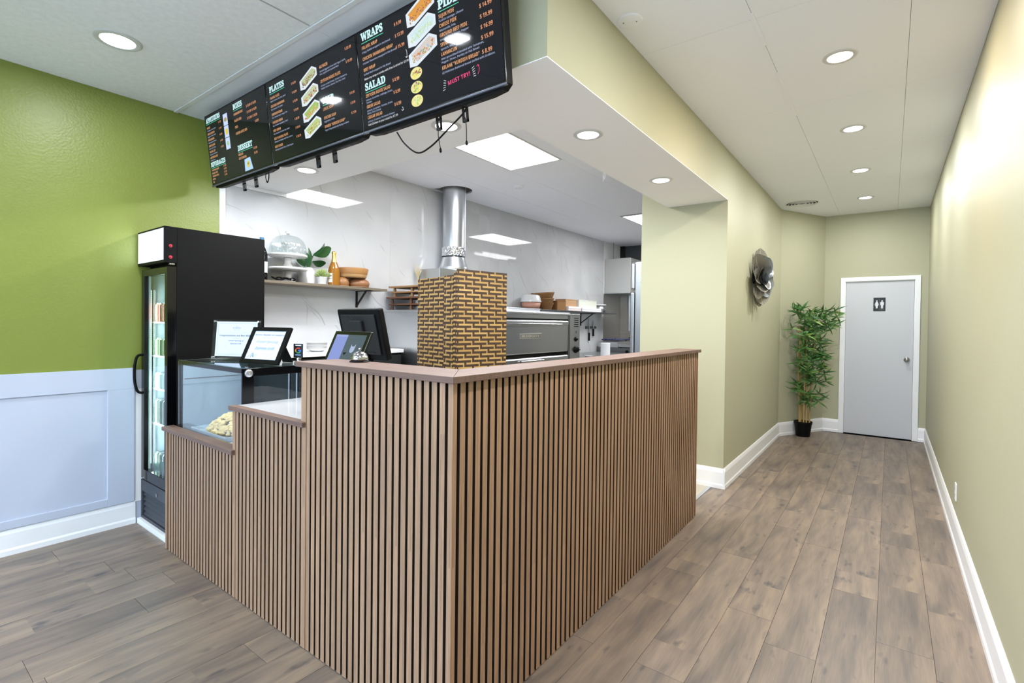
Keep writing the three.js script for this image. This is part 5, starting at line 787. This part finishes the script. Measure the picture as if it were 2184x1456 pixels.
// ------------------------------------------------------------------ hallway: flower wall art and bamboo
{
  const t = thing('flower_wall_art', 'dark metal flower sculpture with mesh petals on the hallway wall', 'wall art', [XH, 1.965, -5.80], Math.PI / 2);
  const mesh1 = canvasTex(128, 256, (c, w, h) => { c.fillStyle = '#67645c'; c.fillRect(0, 0, w, h); c.strokeStyle = '#b5ad9c'; c.lineWidth = 3; for (let i = -20; i < 40; i++) { c.beginPath(); c.moveTo(64, i * 12); c.lineTo(0, i * 12 - 60); c.moveTo(64, i * 12); c.lineTo(128, i * 12 - 60); c.stroke(); } c.lineWidth = 7; c.beginPath(); c.moveTo(64, 0); c.lineTo(64, h); c.stroke(); });
  const dark = phys('#ffffff', { map: mesh1, metalness: 0.35, roughness: 0.5, side: THREE.DoubleSide }), grey = std('#8d9397', { metalness: 0.5, roughness: 0.35, side: THREE.DoubleSide }), gold = std('#a59d80', { metalness: 0.4, roughness: 0.6, side: THREE.DoubleSide });
  const petal = (len, w, cup) => { const n = 10, m = 4, P = [], U = [], I = []; for (let i = 0; i <= n; i++) for (let j = -m; j <= m; j++) { const q = i / n, ww = w * Math.sqrt(Math.max(0.004, 1 - (2 * q - 1) ** 2)), x = ww * j / m; P.push(x, len * q, cup * len * q * q + 0.8 * x * x / w * (1 - q)); U.push(0.5 + 0.5 * j / m, q); } for (let i = 0; i < n; i++) for (let j = 0; j < 2 * m; j++) { const a = i * (2 * m + 1) + j, b = a + 2 * m + 1; I.push(a, a + 1, b, a + 1, b + 1, b); } const g = new THREE.BufferGeometry(); g.setAttribute('position', new THREE.Float32BufferAttribute(P, 3)); g.setAttribute('uv', new THREE.Float32BufferAttribute(U, 2)); g.setIndex(I); g.computeVertexNormals(); return g; };
  const rings = [[8, 0.33, 0.085, 0.05, dark, 0.045, 0.0], [7, 0.27, 0.085, 0.18, dark, 0.065, 0.5], [6, 0.21, 0.085, 0.34, grey, 0.080, 0.2], [5, 0.14, 0.062, 0.6, grey, 0.09, 0.5]];
  for (const [n, len, w, cup, mat, z, off] of rings) for (let k = 0; k < n; k++) mesh(t, 'petal', petal(len * rr(0.84, 1.06), w, cup), rnd() < 0.12 ? gold : mat, [0, 0, z + rr(0, 0.014)], [0, 0, off + k * 2 * Math.PI / n]).rotateY(-0.85 * Math.cos(off + k * 2 * Math.PI / n) + rr(-0.25, 0.25));
  for (let k = 0; k < 9; k++) { const a = k * 0.7; const g = petal(0.07, 0.012, 0.5); mesh(t, 'stamen', g, gold, [0, 0, 0.08], [0, 0, a]); }
  mesh(t, 'backplate', cyl(0.06, 0.06, 0.028, 24), M.blackMatte, [0, 0, 0.0145], [Math.PI / 2, 0, 0]); mesh(t, 'centre', new THREE.SphereGeometry(0.022, 16, 12), gold, [0, 0, 0.08]);
  const b = thing('bamboo_plant', 'tall artificial bamboo plant in a black pot at the hallway corner', 'plant', [-0.905, 0, -7.685]);
  mesh(b, 'pot', lathe([[0, 0], [0.080, 0], [0.083, 0.004], [0.102, 0.165], [0.108, 0.167], [0.110, 0.196], [0.104, 0.198], [0.100, 0.176], [0, 0.172]], 40), M.black);
  mesh(b, 'soil', cyl(0.098, 0.098, 0.006, 32), std('#2e2620', { roughness: 1 }), [0, 0.174, 0]);
  const canes = [[-0.045, 0.02, -0.03, 0.05, 1.30], [0.02, 0.03, -0.02, 0.03, 1.40], [0.05, -0.01, 0.06, 0.02, 1.25], [-0.01, 0.05, 0.03, 0.06, 1.15], [-0.06, 0.035, -0.03, 0.05, 1.0]];
  for (const [x, z, dx, dz, h] of canes) { const g = [tube([[x, 0.17, z], [x + dx * 0.2, 0.17 + h * 0.4, z + dz * 0.2], [x + dx, 0.17 + h, z + dz]], 0.0105, 24, 8)]; for (let k = 1; k < 6; k++) g.push(new THREE.TorusGeometry(0.0115, 0.0025, 5, 12).rotateX(Math.PI / 2).translate(x + dx * 0.2 * (k / 6) ** 1.2, 0.17 + h * k / 7, z + dz * 0.2 * k / 6)); mesh(b, 'cane', merge(...g), M.cane, [0.022, 0, 0.01]); }
  const leaf = (len, w) => { const n = 5, P = [], I = []; for (let i = 0; i <= n; i++) { const q = i / n, ww = w * Math.sin(Math.PI * (0.08 + 0.92 * q)) * (1.1 - 0.4 * q), z = -0.28 * len * q * q; P.push(-ww, len * q, z + 0.25 * ww, 0, len * q, z, ww, len * q, z + 0.25 * ww); } for (let i = 0; i < n; i++) for (const k of [0, 1]) { const a = i * 3 + k; I.push(a, a + 1, a + 3, a + 1, a + 4, a + 3); } const g = new THREE.BufferGeometry(); g.setAttribute('position', new THREE.Float32BufferAttribute(P, 3)); g.setIndex(I); g.computeVertexNormals(); return uvBox(g); };
  const geos = [leaf(0.130, 0.0105), leaf(0.11, 0.0095), leaf(0.15, 0.0115), leaf(0.095, 0.008)], mats = [M.leaf1, M.leaf2, M.leaf2, M.leaf1, M.leaf3];
  // whorls of leaves: u runs along the angled wall (left in the photograph when negative), w out of it, x0 adds a spread to the right
  const clusters = [];
  for (let i = 0; i < 96; i++) {
    const y = 0.45 + 1.25 * Math.pow(rnd(), 0.8), wide = y > 1.0 ? 1 : 0.7;
    const q = rr(-1, 1) * wide, w = rr(0.02, 0.26);
    clusters.push([q < 0 ? 0.889 * (w - 0.06) + 0.458 * q * 0.26 : 0.889 * (w - 0.06) + q * 0.17, y, q < 0 ? 0.458 * (w - 0.06) - 0.889 * q * 0.26 : 0.458 * (w - 0.06) - q * 0.06]);
  }
  for (const q of [[0.30, 1.55, 0.10], [0.37, 1.60, 0.10], [0.27, 1.48, 0.12], [0.22, 1.58, 0.12], [0.33, 1.50, 0.08], [0.24, 1.42, 0.10], [0.16, 1.62, 0.10], [-0.10, 1.70, 0.22], [-0.07, 1.66, 0.15], [-0.03, 1.72, 0.12]]) clusters.push(q);
  for (let i = 0; i < 16; i++) { const q = rr(0.1, 0.8), w = rr(0.06, 0.2); clusters.push([0.889 * (w - 0.06) - 0.458 * q * 0.26, 0.5 + i * 0.075, 0.458 * (w - 0.06) + 0.889 * q * 0.26]); }
  const leafAt = (x, y, z, k, n) => {
    for (let tries = 0; tries < 6; tries++) {
      const a = k / n * 6.283 + rr(-0.6, 0.6), el = rr(-0.7, 0.8), dir = new THREE.Vector3(Math.cos(a) * Math.cos(el) + 0.3 * Math.sign(x), Math.sin(el), Math.sin(a) * Math.cos(el) * 0.8 + 0.25).normalize();
      if (0.889 * (x + 0.18 * dir.x) + 0.458 * (z + 0.18 * dir.z) > -0.105 && x + 0.18 * dir.x > -0.255) return dir;
    }
    return null;
  };
  let made = 0; const twig = [], more = [];
  for (const [x, y, z] of clusters) {
    twig.push(tube([[x * 0.25, y - 0.10, z * 0.3], [x * 0.7, y - 0.02, z * 0.7], [x, y, z]], 0.0022, 8, 5));
    for (let k = 0; k < 9; k++) {
      const dir = leafAt(x, y, z, k, 9); if (!dir) continue;
      const geo = geos[Math.floor(rnd() * 4)], q = new THREE.Quaternion().setFromUnitVectors(new THREE.Vector3(0, 1, 0), dir).multiply(new THREE.Quaternion().setFromAxisAngle(new THREE.Vector3(0, 1, 0), rr(-1.3, 1.3)));
      if (k < 3 && made < 295) { const m = mesh(b, 'leaf', geo, mats[Math.floor(rnd() * 5)], [x, y, z]); m.quaternion.copy(q); made++; }
      else { const g = geo.clone(); g.applyQuaternion(q); g.translate(x, y - 0.02, z); more.push(g); }
    }
  }
  mesh(b, 'foliage', mergeGeometries(more), M.leaf1).userData = { kind: 'stuff' };
  mesh(b, 'twigs', mergeGeometries(twig), M.leaf2).userData = { kind: 'stuff' };
  console.log('bamboo leaves', made);
}
// END
renderer.render(scene, camera);
